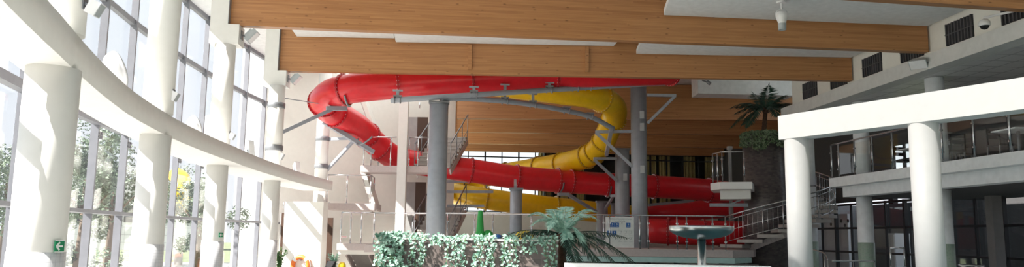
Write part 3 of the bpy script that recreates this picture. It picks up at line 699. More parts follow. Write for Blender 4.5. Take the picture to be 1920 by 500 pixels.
for a_, b_, lab in ((at(686, 324, 29.2), at(708, 398, 29.2), 'sloping stone stringer between the two upper landings left of the cream post'), (at(683, 188, 29.9), at(722, 294, 29.9), 'sloping stone stringer high behind the red slide at the tower')):
    o = MB().bar(a_, b_, .16, 1.0, f0).build('stair_stringer', WALLM, org=b_); tag(o, lab, 'stringer', 'sloping stringers of the stair tower'); MB().bar(a_ - r0 * .1, b_ - r0 * .1, .03, 1.02, f0).build('edge_strip', CONC, o)
q = at(668, 440, 28.3); flight('short bottom flight under the lowest tower landing', (q.x + .9, q.y + 1.2, .0), (-.35, -1, 0), .9, 6, .17, .2)
# doorways in the tower wall
def door(i, x0, x1, x2, z0, z1, d):
    a, b, c = at(x0, 440, d), at(x1, 440, d), at(x2, 440, d)
    t = (c - a).normalized(); n = Vector((-t.y, t.x, 0)) * .06
    m = MB(); m.prism([(q.x, q.y) for q in (a, b, b + n, a + n)], z0, z1); f = st(m.build('door_%d' % i, GREYW)); 
    m = MB(); m.prism([(q.x, q.y) for q in (b, c, c + n * 1.4, b + n * 1.4)], z0, z1); m.build('door_leaf', BROWN, f)
    m = MB(); h = b + t * .08 - n; m.tube([h + Vector((0, 0, z0 + 1.0)), h + Vector((0, 0, z0 + 1.25))], .02, 8); m.build('door_handle', CHROME, f)
door(1, 758, 776, 796, 4.12, 6.35, 30.55); door(2, 758, 776, 796, 1.26, 3.7, 30.55)
door(3, 608, 611, 623, 0, 2.2, 29.4); door(4, 524, 526, 531, 0, 2.35, 28.9)

# tiled round planter tower with the spiral stairs
sc = at(1437, 450, 28.0); SCX, SCY = sc.x, sc.y
tw = empty('planter_tower', (SCX, SCY, 0), 'tall round brown tiled planter column with a palm on top', 'planter')
MB().lathe([(.76, 0), (.76, 5.45), (.70, 5.45), (.70, 5.35)], (SCX, SCY, 0), 48).build('tiled_wall', TOWER_MOS, tw)
MB().lathe([(.70, 5.30), (.70, 5.38)], (SCX, SCY, 0), 32).build('soil', SOIL, tw)
fr = -Vector((SCX, SCY, 0)).normalized(); rg = Vector((-fr.y, fr.x, 0))     # towards the viewer, to the right
def hel(ang, R, z): a = math.radians(ang); return Vector((SCX, SCY, z)) + (fr * math.cos(a) + rg * math.sin(a)) * R
stair = empty('spiral_staircase', hel(-30, 2.3, TZ0), 'stone spiral stairs curling around the brown tiled column', 'stairs')
A0, A1, NT = -36, 172, 13; RI, RO_ = .95, 2.45; dA = (A1 - A0) / NT; rs = (3.55 - TZ0) / NT
for i in range(NT):
    z = TZ0 + rs * (i + 1); a0 = A0 + dA * i - 3; a1 = a0 + dA + 4
    pin = [hel(a0 + (a1 - a0) * k / 4, RI, 0) for k in range(5)]; pou = [hel(a0 + (a1 - a0) * k / 4, RO_, 0) for k in range(5)]
    m = MB(); m.prism([(p.x, p.y) for p in pou + pin[::-1]], z - .11, z); m.build('tread', TREAD, stair)
m = MB(); pts = [hel(A0 + (A1 - A0) * k / 40, 1.5, TZ0 - .12 + (3.55 - TZ0) * k / 40) for k in range(41)]
for a, b in zip(pts[:-1], pts[1:]): m.bar(a, b, .18, .2)
m.build('stringer', CONC, stair)
def rail_helix(label, a0, a1, k, R=2.4):
    bs = [hel(a0 + (a1 - a0) * i / k, R, TZ0 + .1 + (3.55 - TZ0) * ((a0 + (a1 - a0) * i / k) - A0) / (A1 - A0)) for i in range(k + 1)]
    return railing(label, bs, 1.0, None, CHROME, None, .042, (.14, .5, .86), .14, 'stair_railing')
rail_helix('curved steel stair railing with thin bars in front of the tiled column', -34, 172, 13)
# balcony on the left of the tower
bz = 3.55
poly = [at(1334, 440, 26.9), at(1352, 440, 26.2), at(1413, 440, 25.9), at(1418, 440, 28), at(1340, 440, 28.4)]
bl = empty('balcony', (poly[0].x, poly[0].y, bz - .4), 'small white faceted balcony left of the tiled column', 'balcony')
MB().prism([(p.x, p.y) for p in poly], bz - .25, bz).build('slab', PORTM, bl)
ins = [at(1352, 440, 27.0), at(1410, 440, 26.5), at(1410, 440, 27.8), at(1352, 440, 28.0)]
MB().prism([(p.x, p.y) for p in ins], bz - .55, bz - .25).build('under_beam', WHITE, bl)
railing('glass railing of the small white balcony', [Vector((q.x, q.y, bz)) for q in (at(1339, 440, 27.0), at(1348, 440, 26.65), at(1357, 440, 26.3), at(1399, 440, 26.1))], 1.06, .1)
wp = MB(); q = at(1372, 440, 30.5); wp.box((q.x, q.y, 4.1), (.10, .10, 2.4)); wp.box((q.x, q.y, 5.25), (.18, .18, .14)); o = wp.build('tower_post', GREYW, org=(q.x, q.y, 2.9)); tag(o, 'grey square post behind the small white balcony', 'post')
b0 = MB(); b0.box((q.x, q.y, 1.45), (.15, .12, 2.9)); b0.build('lower_part', GREYW, o)

# ================================================================== PLANTS
def leaf(m, c, d, n, L, W, fold=.25):
    d = d.normalized(); s = d.cross(n)
    if s.length < 1e-4: s = d.orthogonal()
    s.normalize(); n = s.cross(d); k = len(m.v)
    m.v += [c, c + d * L * .35 + s * W * .5 + n * W * fold, c + d * L + n * 0, c + d * L * .35 - s * W * .5 + n * W * fold, c + d * L * .5]
    m.face([k, k + 4, k + 1]); m.face([k + 1, k + 4, k + 2]); m.face([k, k + 3, k + 4]); m.face([k + 3, k + 2, k + 4])
PA, PB = at(716, 450, 10.6), at(1046, 450, 10.5); PA.z = PB.z = 0
pe = (PB - PA).normalized(); pn = Vector((-pe.y, pe.x, 0))
if pn.dot(f0) < 0: pn = -pn
ZT = 1.535
plt = empty('planter_box', PA, 'low wide planter clad in brown mosaic tiles in front of the terrace', 'planter')
def loc(u, v, z): return PA + pe * u + pn * v + Vector((0, 0, z))
PL = (PB - PA).length
m = MB()
q = lambda u, v: (loc(u, v, 0).x, loc(u, v, 0).y)
for u0, u1, v0, v1 in ((0, PL, 0, .1), (0, PL, 1.0, 1.1), (0, .1, .1, 1.0), (PL - .1, PL, .1, 1.0)): m.prism([q(u0, v0), q(u1, v0), q(u1, v1), q(u0, v1)], 0, ZT)
wl_ = m.build('tiled_wall', BROWN_MOS, plt)
m = MB()
for u0, u1, v0, v1 in ((-.01, PL + .01, -.01, .12), (-.01, PL + .01, .98, 1.11), (-.01, .12, .12, .98), (PL - .12, PL + .01, .12, .98)): m.prism([q(u0, v0), q(u1, v0), q(u1, v1), q(u0, v1)], ZT, ZT + .02)
m.build('rim', WALLM, plt); m = MB(); m.prism([q(.1, .1), q(PL - .1, .1), q(PL - .1, 1.0), q(.1, 1.0)], ZT - .2, ZT - .06); m.build('soil', SOIL, plt)
def ivy(label, u0, u1, zlow, n_str, per, mound=.05, v=-.03, ls=.046, mat=None, frame=None, grp='ivy trailing over the mosaic planter', ztop=ZT, name='trailing_ivy'):
    fr_ = frame or (lambda u, vv, z: loc(u, vv, z))
    root = empty(name, fr_((u0 + u1) / 2, v + .15, ztop), label, 'ivy', grp)
    L, S = MB(), MB()
    for i in range(n_str):
        u = u0 + (u1 - u0) * (i + .5) / n_str + random.uniform(-.02, .02); zl = zlow + random.uniform(0, .25) * (ztop - zlow)
        P = [fr_(u + random.uniform(-.05, .05), v + .2 + random.uniform(0, .15), ztop - .02), fr_(u, v + .1, ztop + mound * random.uniform(.5, 1.2)), fr_(u, v - .02, ztop + .01)]
        k = 6
        for j in range(1, k + 1): P.append(fr_(u + random.uniform(-.035, .035), v - .03 - random.uniform(0, .03), ztop - (ztop - zl) * j / k))
        path = resample(spline(P, 4), .03); S.tube(path, .004, 4, smooth=False)
        for p in path:
            for _ in range(per):
                d = Vector((random.uniform(-1, 1), random.uniform(-1, 1), random.uniform(-1.1, .35))); out = -pn * random.uniform(.2, 1) + Vector((0, 0, random.uniform(0, .7)))
                leaf(L, p + Vector((random.uniform(-.03, .03), random.uniform(-.03, .03), random.uniform(-.02, .03))) - pn * random.uniform(0, .035), d, out, ls * random.uniform(.7, 1.25), ls * .85)
    L.build('foliage', mat or IVY, root); S.build('stem', IVYD, root); return root
U = lambda px: (px - 716) / (1046 - 716) * PL
ivy('widest and densest pale ivy mass over the left end of the planter', U(709), U(758), .85, 11, 2, .09, ls=.055)
ivy('pale ivy with two long tails right of the densest mass', U(771), U(804), .85, 4, 2, .07)
ivy('thin fringe of ivy along the planter rim below the tall grey column', U(806), U(836), 1.47, 3, 2, .05)
ivy('ivy clump left of the green play post', U(838), U(878), 1.12, 5, 2, .07)
ivy('ivy clump hanging right below the green play post', U(890), U(930), .9, 6, 2, .07)
ivy('long ivy tail left of the bare mosaic stretch', U(944), U(970), .9, 4, 2, .07)
ivy('short ivy sprig hanging between the long tail and bare mosaic', U(980), U(1008), 1.34, 3, 2, .04)
ivy('low fringe of ivy on the rim beside the palm', U(1008), U(1024), 1.48, 2, 2, .06)
ivy('ivy tail at the right corner of the planter beside the palm trunk', U(1024), U(1044), .88, 3, 2, .07)

def frond(m, base, direc, L, rise, droop, leafL, leafW, nl=22, stem=None, fold=.1, curl=.5):
    d = Vector((direc[0], direc[1], 0)).normalized(); Z = Vector((0, 0, 1)); side = d.cross(Z)
    P = [base + d * (L * t) + Z * (rise * t - droop * t * t) for t in [i / 10 for i in range(11)]]
    path = resample(P, L / 24); stem.tube(path, [.011 * (1 - .8 * i / (len(path) - 1)) + .002 for i in range(len(path))], 5)
    for i in range(2, len(path)):
        t = i / (len(path) - 1); tg = (path[i] - path[i - 1]).normalized(); s = math.sin(math.pi * (.12 + .8 * t)) * leafL
        nrm = side.cross(tg)
        for sg in (-1, 1):
            dv = (tg * .75 + side * sg * .9 - Z * curl * random.uniform(.4, 1)).normalized(); leaf(m, path[i], dv, nrm, s * random.uniform(.85, 1.1), leafW, fold)
    leaf(m, path[-1], path[-1] - path[-2], Z, leafL * .5, leafW, fold)
def palm(name, base, zc, label, fronds, mat_f, r0=.075, r1=.055, lean=(0, 0)):
    root = empty(name, base, label, 'palm'); top = Vector((base[0] + lean[0], base[1] + lean[1], zc))
    b = Vector(base); m = MB(); path = [b.lerp(top, i / 16) for i in range(17)]
    m.tube(path, [r0 + (r1 - r0) * i / 16 + (.008 if i % 2 else 0) for i in range(17)], 14); m.build('trunk', TRUNK, root)
    m = MB(); m.ball(top, r1 * 1.7, 14, 8, (1, 1, 1.1)); m.build('crown_fibre', TRUNK, root)
    for (ang, L, rise, droop, ll, lw, mt, curl) in fronds:
        a = math.radians(ang); dv = r0_ * math.cos(a) + f0 * math.sin(a); lf, stm = MB(), MB()
        frond(lf, top + Vector((0, 0, .03)) + dv * r1 * .6, dv, L, rise, droop, ll, lw, 22, stm, .1, curl); f = lf.build('frond', mt, root); stm.build('midrib', mt, f)
    return root
r0_ = r0
pb = at(1054, 450, 11.75)
PALM_F = []
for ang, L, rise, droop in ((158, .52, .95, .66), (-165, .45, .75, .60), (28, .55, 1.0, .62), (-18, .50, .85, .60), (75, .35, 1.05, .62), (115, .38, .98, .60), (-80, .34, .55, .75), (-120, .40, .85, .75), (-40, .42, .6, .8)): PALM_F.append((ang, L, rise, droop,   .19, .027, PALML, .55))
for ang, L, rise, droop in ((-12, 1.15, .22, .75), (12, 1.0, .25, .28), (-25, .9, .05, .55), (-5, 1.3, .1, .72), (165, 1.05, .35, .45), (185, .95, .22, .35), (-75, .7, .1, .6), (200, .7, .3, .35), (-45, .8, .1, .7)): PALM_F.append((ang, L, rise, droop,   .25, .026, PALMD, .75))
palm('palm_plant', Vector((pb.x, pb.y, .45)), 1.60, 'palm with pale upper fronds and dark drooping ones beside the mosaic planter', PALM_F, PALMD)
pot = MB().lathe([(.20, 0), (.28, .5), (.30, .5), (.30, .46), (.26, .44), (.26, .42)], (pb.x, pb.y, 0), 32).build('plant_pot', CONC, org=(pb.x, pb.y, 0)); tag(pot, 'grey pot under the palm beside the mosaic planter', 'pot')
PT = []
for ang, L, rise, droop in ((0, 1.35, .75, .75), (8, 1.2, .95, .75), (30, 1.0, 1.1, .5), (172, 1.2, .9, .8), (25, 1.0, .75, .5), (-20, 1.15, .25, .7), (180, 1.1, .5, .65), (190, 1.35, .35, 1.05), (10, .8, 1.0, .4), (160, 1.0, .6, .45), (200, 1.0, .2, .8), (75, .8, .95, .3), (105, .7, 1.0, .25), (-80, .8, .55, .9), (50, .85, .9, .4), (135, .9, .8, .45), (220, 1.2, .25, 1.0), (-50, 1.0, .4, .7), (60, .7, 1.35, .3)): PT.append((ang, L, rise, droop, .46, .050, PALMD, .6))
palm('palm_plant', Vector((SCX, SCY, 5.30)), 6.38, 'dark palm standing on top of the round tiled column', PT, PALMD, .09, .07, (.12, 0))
def locT(u, v, z):
    a = u; return Vector((SCX, SCY, z)) + (fr * math.cos(a) + rg * math.sin(a)) * (.74 - v)
pn_save = pn; pn = -fr
ivy('green ivy hanging from the left rim of the tiled column', -1.5, -.55, 4.95, 8, 2, .06, -.02, .075, IVYG, locT, 'ivy on the tiled column', 5.47)
ivy('green ivy hanging over the front rim of the tiled column', -.5, .25, 4.8, 8, 2, .06, -.02, .075, IVYG, locT, 'ivy on the tiled column', 5.47)
ivy('green ivy on the right rim of the tiled column behind the white beam', .3, 1.3, 4.95, 8, 2, .06, -.02, .075, IVYG, locT, 'ivy on the tiled column', 5.47)
pn = pn_save
def potted(label, base, h, w, n, mat=IVYD):
    root = empty('potted_plant', base, label, 'plant'); b = Vector(base)
    MB().lathe([(.11, 0), (.15, .26), (.17, .26), (.17, .28), (.14, .28), (.13, .24)], b, 20).build('pot', WHITE, root); L, S = MB(), MB()
    for i in range(n):
        a = random.uniform(0, 6.28); sp_ = random.uniform(.2, 1) * w; P = [b + Vector((0, 0, .24)), b + Vector((math.cos(a) * sp_ * .4, math.sin(a) * sp_ * .4, .24 + h * .6)), b + Vector((math.cos(a) * sp_, math.sin(a) * sp_, .24 + h * random.uniform(.6, 1)))]
        path = resample(spline(P, 5), .05); S.tube(path, .005, 4)
        for p in path[2:]:
            for _ in range(2): leaf(L, p, Vector((random.uniform(-1, 1), random.uniform(-1, 1), random.uniform(-.4, .8))), Vector((0, 0, 1)), .11, .06)
    L.build('foliage', mat, root); S.build('stem', IVYD, root)
q = at(524, 500, 26.4); potted('small leafy pot plant beside the lifebuoy', (q.x, q.y, 0), .85, .3, 16)
q = at(626, 500, 26.0); potted('small leafy pot plant in front of the door recess', (q.x, q.y, 0), .7, .3, 14, IVY)

# ================================================================== THINGS IN THE HALL
fx = at(1315, 440, 12.2)
fo = empty('water_fountain', (fx.x, fx.y, 0), 'round stainless steel mushroom fountain bowl on a slim stem', 'fountain')
MB().lathe([(.066, 0), (.066, 1.64)], (fx.x, fx.y, 0), 32).build('stem', CHROME, fo)
MB().lathe([(.50 * math.sin(t * math.pi / 24) + .005, 1.755 - .165 * math.cos(t * math.pi / 24)) for t in range(1, 13)] + [(.508, 1.77), (.508, 1.802), (.49, 1.802), (.47, 1.77), (.3, 1.70), (.0, 1.67)], (fx.x, fx.y, 0), 64, caps=False).build('bowl', BOWLM, fo)
# low white wall in front
a, b = at(1059, 491, 9.6), at(1446, 497, 9.4); zt = 1.275; n = pn * .12
MB2 = MB(); MB2.prism([(p.x, p.y) for p in (a, b, b + n, a + n)], 0, zt); st(MB2.build('wall_low_front', PORTM))

# pool rules board behind the terrace railing
sg = empty('notice_board', at(1135, 463, 25.0), 'white pool rules board with blue pictograms behind the terrace railing', 'sign')
o_ = at(1135.5, 465, 25.05); e1 = (at(1189, 465, 25.0) - o_); e1.z = 0; sw = e1.length; e1.normalize(); nn = Vector((e1.y, -e1.x, 0)); nn = nn if nn.dot(f0) < 0 else -nn
sh = 1.0; oz = TZ0 + .03
def sp_(u, v, off=.0): return Vector((o_.x, o_.y, oz)) + e1 * (u * sw) + Vector((0, 0, v * sh)) + nn * off
m = MB(); c = sp_(.5, .5); m.box(c, (sw, .02, sh), e1); m.build('panel', SIGNW, sg)
m = MB()
for u, v in ((.24, .735), (.40, .735), (.80, .735), (.13, .47), (.31, .47)): m.box(sp_(u, v, .012), (sw * .15, .004, sh * .15), e1)
m.build('pictogram', BLUE, sg)
m = MB()
for u, v in ((.24, .735), (.40, .735), (.80, .735), (.13, .47), (.31, .47)):
    m.box(sp_(u, v + .03, .016), (sw * .035, .004, sh * .035), e1); m.bar(sp_(u - .035, v - .035, .016), sp_(u + .03, v + .01, .016), .012, .004); m.bar(sp_(u - .04, v - .05, .016), sp_(u + .045, v - .05, .016), .012, .004)
m.build('pictogram_figure', SIGNW, sg)
m = MB()
for j, v in enumerate((.47, .27)):
    for u in (.52, .70, .88):
        for a0, b0 in (((-.07, -.075), (.07, -.075)), ((-.07, .075), (.07, .075)), ((-.07, -.075), (-.07, .075)), ((.07, -.075), (.07, .075))): m.bar(sp_(u + a0[0], v + a0[1], .012), sp_(u + b0[0], v + b0[1], .012), .008, .004)
        m.bar(sp_(u - .045, v - .03, .012), sp_(u + .04, v + .02, .012), .014, .004); m.ball(sp_(u + .03, v + .045, .012), .014, 8, 6)
m.bar(sp_(.58, .735 - .05, .012), sp_(.58, .735 + .04, .012), .02, .004); m.ball(sp_(.58, .80, .012), .017, 8, 6)
m.build('pictogram_outline', INK, sg)
def text(body, size, p, ex, nz, mat, parent, name='lettering', ext=.002):
    cu = bpy.data.curves.new(name, 'FONT'); cu.body = body; cu.size = size; cu.align_x = 'CENTER'; cu.align_y = 'CENTER'; cu.extrude = ext
    o = bpy.data.objects.new(name, cu); COL.objects.link(o); ex = Vector(ex).normalized(); nz = Vector(nz).normalized(); ey = nz.cross(ex)
    M = Matrix(((ex.x, ey.x, nz.x, p.x), (ex.y, ey.y, nz.y, p.y), (ex.z, ey.z, nz.z, p.z), (0, 0, 0, 1)))
    dg = bpy.context.evaluated_depsgraph_get(); me = bpy.data.meshes.new_from_object(o.evaluated_get(dg)); bpy.data.objects.remove(o)
    me.transform(Matrix.Translation(-ORG[parent.name]) @ M); me.materials.clear(); me.materials.append(mat)
    o = bpy.data.objects.new(name, me); COL.objects.link(o); o.parent = parent; ORG[o.name] = ORG[parent.name]; return o
text('REGULAMIN KORZYSTANIA', .055, sp_(.54, .93, .012), e1, nn, INK, sg); text('ZE ZJEŻDŻALNI', .05, sp_(.5, .86, .012), e1, nn, INK, sg); text('· · · · · · · · · ·', .05, sp_(.72, .10, .012), e1, nn, INK, sg)

def exit_sign(label, p, ex, nz, s):
    ex = Vector(ex).normalized(); nz = Vector(nz).normalized(); Z = Vector((0, 0, 1))
    m = MB(); m.box(p, (s, .012, s), ex); o = m.build('exit_sign', GREENS, org=p); tag(o, label, 'sign', 'green exit arrow signs on the columns')
    m = MB(); c = p + nz * .008; m.bar(c - ex * s * .28, c + ex * s * .32, .004, s * .16, Z)
    for sg_ in (1, -1): m.bar(c - ex * s * .36, c - ex * s * .02 + Z * (sg_ * s * .34), .004, s * .15, Z)
    m.build('arrow', SIGNW, o)
    m = MB(); c = p + nz * .007; k = s * .5
    for a_, b_ in (((-1, -1), (1, -1)), ((-1, 1), (1, 1)), ((-1, -1), (-1, 1)), ((1, -1), (1, 1))): m.bar(c + ex * a_[0] * k + Z * a_[1] * k, c + ex * b_[0] * k + Z * b_[1] * k, .006, .008, Z)
    m.build('border', SIGNW, o)
for i, (px, py, s) in enumerate(((111, 461, .105), (414.5, 440, .11))):
    ci = COLS[(0, 2)[i]]; v = ray(px, py); vv = Vector((v.x, v.y, 0)).normalized(); cc = Vector((*ci, 0)); t = vv.dot(cc); dd = (vv * t - cc); off = min(dd.length, .235)
    side = dd.normalized() * off; p = cc + side - vv * math.sqrt(max(1e-4, .262 ** 2 - off ** 2)); nz = (p - cc); nz.z = 0; nz.normalize()
    z = at(px, py, p.dot(f0)).z; p = cc + nz * .262; p.z = z
    exit_sign(('green exit sign with white arrow on the nearest facade column', 'small green exit sign on the third facade column')[i], p, Vector((-nz.y, nz.x, 0)), nz, s)

# hanging lamp
p = at(1465, 4, 16.2); ptop = p.z
zl = on_z(1465, 3, 7.2); c = Vector((zl.x, zl.y, 0)); dd_ = c.dot(f0); sc_ = dd_ / 1420
hl = empty('hanging_lamp', (c.x, c.y, 7.2), 'white bulb shaped ceiling lamp hanging in a wire yoke from the panel', 'lamp')
zz = lambda y: at(1465, y, dd_).z
MB().lathe([(.11, zz(6)), (.11, 7.215)], c, 24).build('ceiling_plate', PLASTW, hl); MB().lathe([(.02, zz(20)), (.02, zz(4))], c, 12).build('stem', PLASTW, hl)
m = MB(); r_ = 11 * sc_
m.tube(spline([c + rt * r_ + Vector((0, 0, zz(33))), c + rt * r_ + Vector((0, 0, zz(24))), c + rt * r_ * .5 + Vector((0, 0, zz(19))), c + Vector((0, 0, zz(17))), c - rt * r_ * .5 + Vector((0, 0, zz(19))), c - rt * r_ + Vector((0, 0, zz(24))), c - rt * r_ + Vector((0, 0, zz(33)))], 4), .012, 8); m.build('yoke', PLASTW, hl)
MB().lathe([(0, zz(21)), (r_ * .6, zz(21)), (r_ * 1.0, zz(25)), (r_ * 1.02, zz(33)), (r_ * .72, zz(41)), (r_ * .66, zz(44))], c, 28, caps=False).build('body', PLASTW, hl)
MB().lathe([(r_ * .70, zz(44)), (r_ * .66, zz(56)), (r_ * .5, zz(56)), (r_ * .5, zz(50)), (0, zz(50))], c, 28, caps=False).build('lamp_socket', PLASTG, hl)
# security camera
q = on_x(1846, 40, 12.3); Z = Vector((0, 0, 1))
sc2 = empty('security_camera', (12.7, q.y - .9, q.z), 'white dome security camera on a wall arm at top right', 'camera')
dome = Vector((12.05, q.y + .0, on_x(1846, 47, 12.05).z)); dome = on_x(1846, 47, 12.05)
wa = Vector((12.69, dome.y - 1.3, dome.z + .17))
m = MB(); m.tube([wa, dome + Z * .17], .028, 10); m.tube([dome + Z * .17, dome + Z * .06], .02, 10); m.build('arm', PLASTW, sc2); m = MB(); m.box(wa, (.03, .16, .2)); m.build('wall_plate', PLASTW, sc2)
MB().lathe([(.02, .13), (.08, .12), (.115, .07), (.12, .0), (.11, -.02)], dome, 24).build('housing', PLASTW, sc2); MB().ball(dome - Z * .01, .098, 20, 12, (1, 1, .95)).build('dome', BLACK, sc2)
# floodlight on the right ledge
def spot(label, p, aim, w, h, mount, grp='floodlights and speakers on the walls', mat=PLASTG, face=PLASTW, name='floodlight', cat='floodlight'):
    p, aim = Vector(p), Vector(aim).normalized(); root = empty(name, mount, label, cat, grp); sx = aim.cross(Z).normalized(); uy = sx.cross(aim)
    m = MB(); k = len(m.v)
    cs = [p + sx * a * w / 2 + uy * b * h / 2 + aim * .05 for a, b in ((-1, -1), (1, -1), (1, 1), (-1, 1))] + [p + sx * a * w * .32 + uy * b * h * .32 - aim * .12 for a, b in ((-1, -1), (1, -1), (1, 1), (-1, 1))]
    m.hexa(cs); m.build('housing', mat, root); m = MB(); m.box(p + aim * .055, (w * .92, .012, h * .92), sx, uy); m.build('front_glass', face, root)
    m = MB(); mv = Vector(mount)
    for sg_ in (-1, 1): m.bar(p + sx * (sg_ * (w / 2 + .012)), mv + sx * (sg_ * w * .25) , .012, .04)
    m.bar(mv + sx * (w * .28), mv - sx * (w * .28), .04, .012); m.build('bracket', STEELD, root); return root
q = on_x(1722, 119, 12.08); spot('grey floodlight tilted down on the right ledge above the gallery', q, (-.5, -.45, -.75), .42, .28, (12.25, q.y + .12, q.z - .02))
# floodlights standing on the ring beam
for i, (px, py, w, h, ty, lab) in enumerate(((219, 132, .30, .62, 163, 'large white floodlight tilted on the ring beam near the second column'), (366, 236, .22, .5, 257, 'white floodlight on the ring beam before the third column'), (470, 281, .18, .5, 296, 'narrow grey floodlight on the ring beam between third and fourth columns'), (557, 316, .2, .46, 327, 'grey floodlight on the far end of the ring beam'))):
    d_ = (10.6, 16.5, 22.0, 25.2)[i]; mt = min((arc(-20 + .05 * j, R0 + .12 + (ring_in(arc(-20 + .05 * j, R0, 0).y)) * .6, 3.5) for j in range(600)), key=lambda w: abs((w - CAM).dot(rt) / (w - CAM).dot(fw) * F + 960 - px - (14, 6, 2, 1)[i])); p = at(px, py, mt.dot(f0))
    if i < 2:
        root = empty('floodlight', mt, lab, 'floodlight', 'floodlights standing on the ring beam'); am = (r0 * .62 + Vector((0, 0, .36)) + f0 * .62).normalized(); rr = h / 2 * .86
        MB().lathe([(rr * math.sin(t * math.pi / 16), -rr * .62 * math.cos(t * math.pi / 16)) for t in range(0, 9)] + [(rr * 1.03, .0), (rr * 1.03, .03), (0, .03)], p, 28, am, caps=False).build('housing', PLASTM, root)
        MB().lathe([(rr * .94, .031), (rr * .94, .036)], p, 28, am).build('front_glass', PLASTG, root)
        m = MB(); m.bar(p + am * .05 - Z * rr * .5, mt, .04, .05); m.box(mt + Z * .021, (.14, .1, .04)); m.bar(p + am * .05 + Z * rr * .1, p + am * .06 - Z * rr * .55, .05, .05); m.build('bracket', STEELD, root)
        continue
    spot(lab, p, (.62, .1, .45) if i < 2 else (.6, -.5, .2), w, h, mt, 'floodlights standing on the ring beam', PLASTW if i < 2 else PLASTG)
# small box speakers on the columns
for i, (px, py, ci, s, lab) in enumerate(((178, 16, 0, .115, 'white box speaker high on the nearest facade column'), (326, 180, 1, .12, 'white box speaker on the second facade column above the ring beam'), (435, 255, 2, .12, 'white box speaker beside the third facade column'), (526, 292, 3, .17, 'small white box speaker on the fourth facade column'))):
    cc = Vector((*COLS[ci], 0)); v = ray(px, py); d_ = cc.dot(f0) + .0; p = at(px, py, d_); dv = (p - cc); dv.z = 0; dv.normalize()
    root = empty('box_speaker', p, lab, 'speaker', 'white box speakers on the columns')
    ax = (Vector((dv.x, dv.y, -.5))).normalized(); m = MB(); m.box(p, (s, s * .9, s * 1.25), ax, Z); m.build('cabinet', PLASTW, root); m = MB(); m.box(p + ax * s * .505, (.008, s * .8, s * 1.1), ax, Z); m.build('grille', PLASTG, root)
    c0 = cc + dv * .24; c0.z = p.z + .05; m = MB(); m.bar(c0, p - ax * s * .4, .03, .03); m.box(c0, (.02, .08, .12), dv); m.build('bracket', STEELD, root)
# small wall fitting on the deep panel
q = at(1329, 155, 27.4); root = empty('spotlight', q, 'small dark spotlight on the edge of the deep ceiling panel', 'spotlight'); m = MB(); m.bar(q + Vector((-.25, 0, .08)), q, .04, .04); m.build('arm', STEELD, root); MB().lathe([(.03, -.1), (.06, -.08), (.07, .06), (.06, .07)], q, 14, (.6, -.3, -.6)).build('head', STEELD, root)

# lifebuoy on the block wall
A_, B_, NB = BLK; wn = -Vector((NB.x, NB.y, 0)).normalized(); lc = at(560, 498, 27.2); tpl = ((A_ - lc).dot(wn)) ; lc = lc + wn * (tpl + .08)
lbv = empty('lifebuoy', lc, 'orange and white lifebuoy hanging on the white block wall', 'lifebuoy')
tg_ = wn.cross(Z)
for k in range(4):
    a0 = math.pi / 4 + k * math.pi / 2
    MB().torus(lc, wn, .31, .075, 12, 12, (a0 + .18, a0 + math.pi / 2 - .18), Z).build('orange_section', ORANGE, lbv); MB().torus(lc, wn, .31, .076, 4, 12, (a0 - .18, a0 + .18), Z).build('white_band', SIGNW, lbv)
MB().torus(lc + wn * .02, wn, .40, .012, 40, 6).build('rope', ROPE, lbv)
m = MB(); m.bar(lc - wn * .10 + Z * .2, lc + wn * .1 + Z * .2, .03, .03); m.build('hook', STEELD, lbv)

# play things behind the planter
q = at(900, 440, 14.5); gp = empty('play_post', (q.x, q.y, 0), 'tall tapering green play post behind the ivy planter', 'play post')
z0 = at(900, 441, 14.5).z; z1 = at(900, 394, 14.5).z
MB().lathe([(.13, 0), (.11, z0), (.075, z0 + .08), (.045, z1 - .02), (.035, z1)], (q.x, q.y, 0), 20).build('cone', GRN, gp); MB().lathe([(.16, 0), (.16, .06)], (q.x, q.y, 0), 24).build('foot', GRN, gp)
m = MB(); m.ball((q.x + .15, q.y, z0 - .02), .1, 14, 10, (1.1, .8, 1.3)); m.build('bump', GRN, gp)
q = at(984, 441, 14); bl_ = MB(); bl_.ball((q.x, q.y, q.z), .15, 24, 16, (1.15, 1, .62)); bl_.lathe([(.05, -q.z), (.05, -.05)], (q.x, q.y, q.z), 12); o = bl_.build('play_mushroom', YELP, org=(q.x, q.y, 0)); tag(o, 'rounded yellow play mushroom behind the planter', 'play figure')
q = at(933, 446, 14); o = MB().lathe([(.05, 0), (.05, q.z - .02), (.075, q.z), (.075, q.z + .05), (.03, q.z + .07)], (q.x, q.y, 0), 16).build('play_post', BLUE, org=(q.x, q.y, 0)); tag(o, 'small blue play post behind the planter', 'play post')
# dark folding display by the door recess
q = at(620, 497, 24); root = empty('display_stand', (q.x, q.y, 0), 'black tilted display panel on a stand beside the door recess', 'display'); ax = (r0 * .8 - f0 * .3).normalized(); nz = (r0 * .35 - f0 * .6 + Z * .5).normalized()
m = MB(); m.box(Vector((q.x, q.y, q.z)), (.34, .03, .28), ax, (Z * .85 + f0 * .5 - r0 * .25)); m.build('panel', BLACK, root); m = MB(); m.bar(Vector((q.x, q.y, .0)), Vector((q.x, q.y, q.z - .12)), .05, .05, (1, 0, 0)); m.box((q.x, q.y, .02), (.34, .3, .04)); m.build('stand', STEELD, root)
q = at(641, 503, 24.4); o = MB().lathe([(.10, 0), (.12, .5), (.12, .62), (.07, .7)], (q.x, q.y, 0), 18).build('bollard', YELP, org=(q.x, q.y, 0)); tag(o, 'yellow bollard right of the black display', 'bollard')
q = at(645, 443.5, 26.55); sgn = MB().box(q, (.24, .015, .085), r0).build('wall_sign', SIGNW, org=q); tag(sgn, 'small white sign on the glass of the lowest landing', 'sign'); MB().box(q - f0 * .01, (.18, .006, .025), r0).build('text_line', paint('pale red print', (.7, .3, .3), .6), sgn)

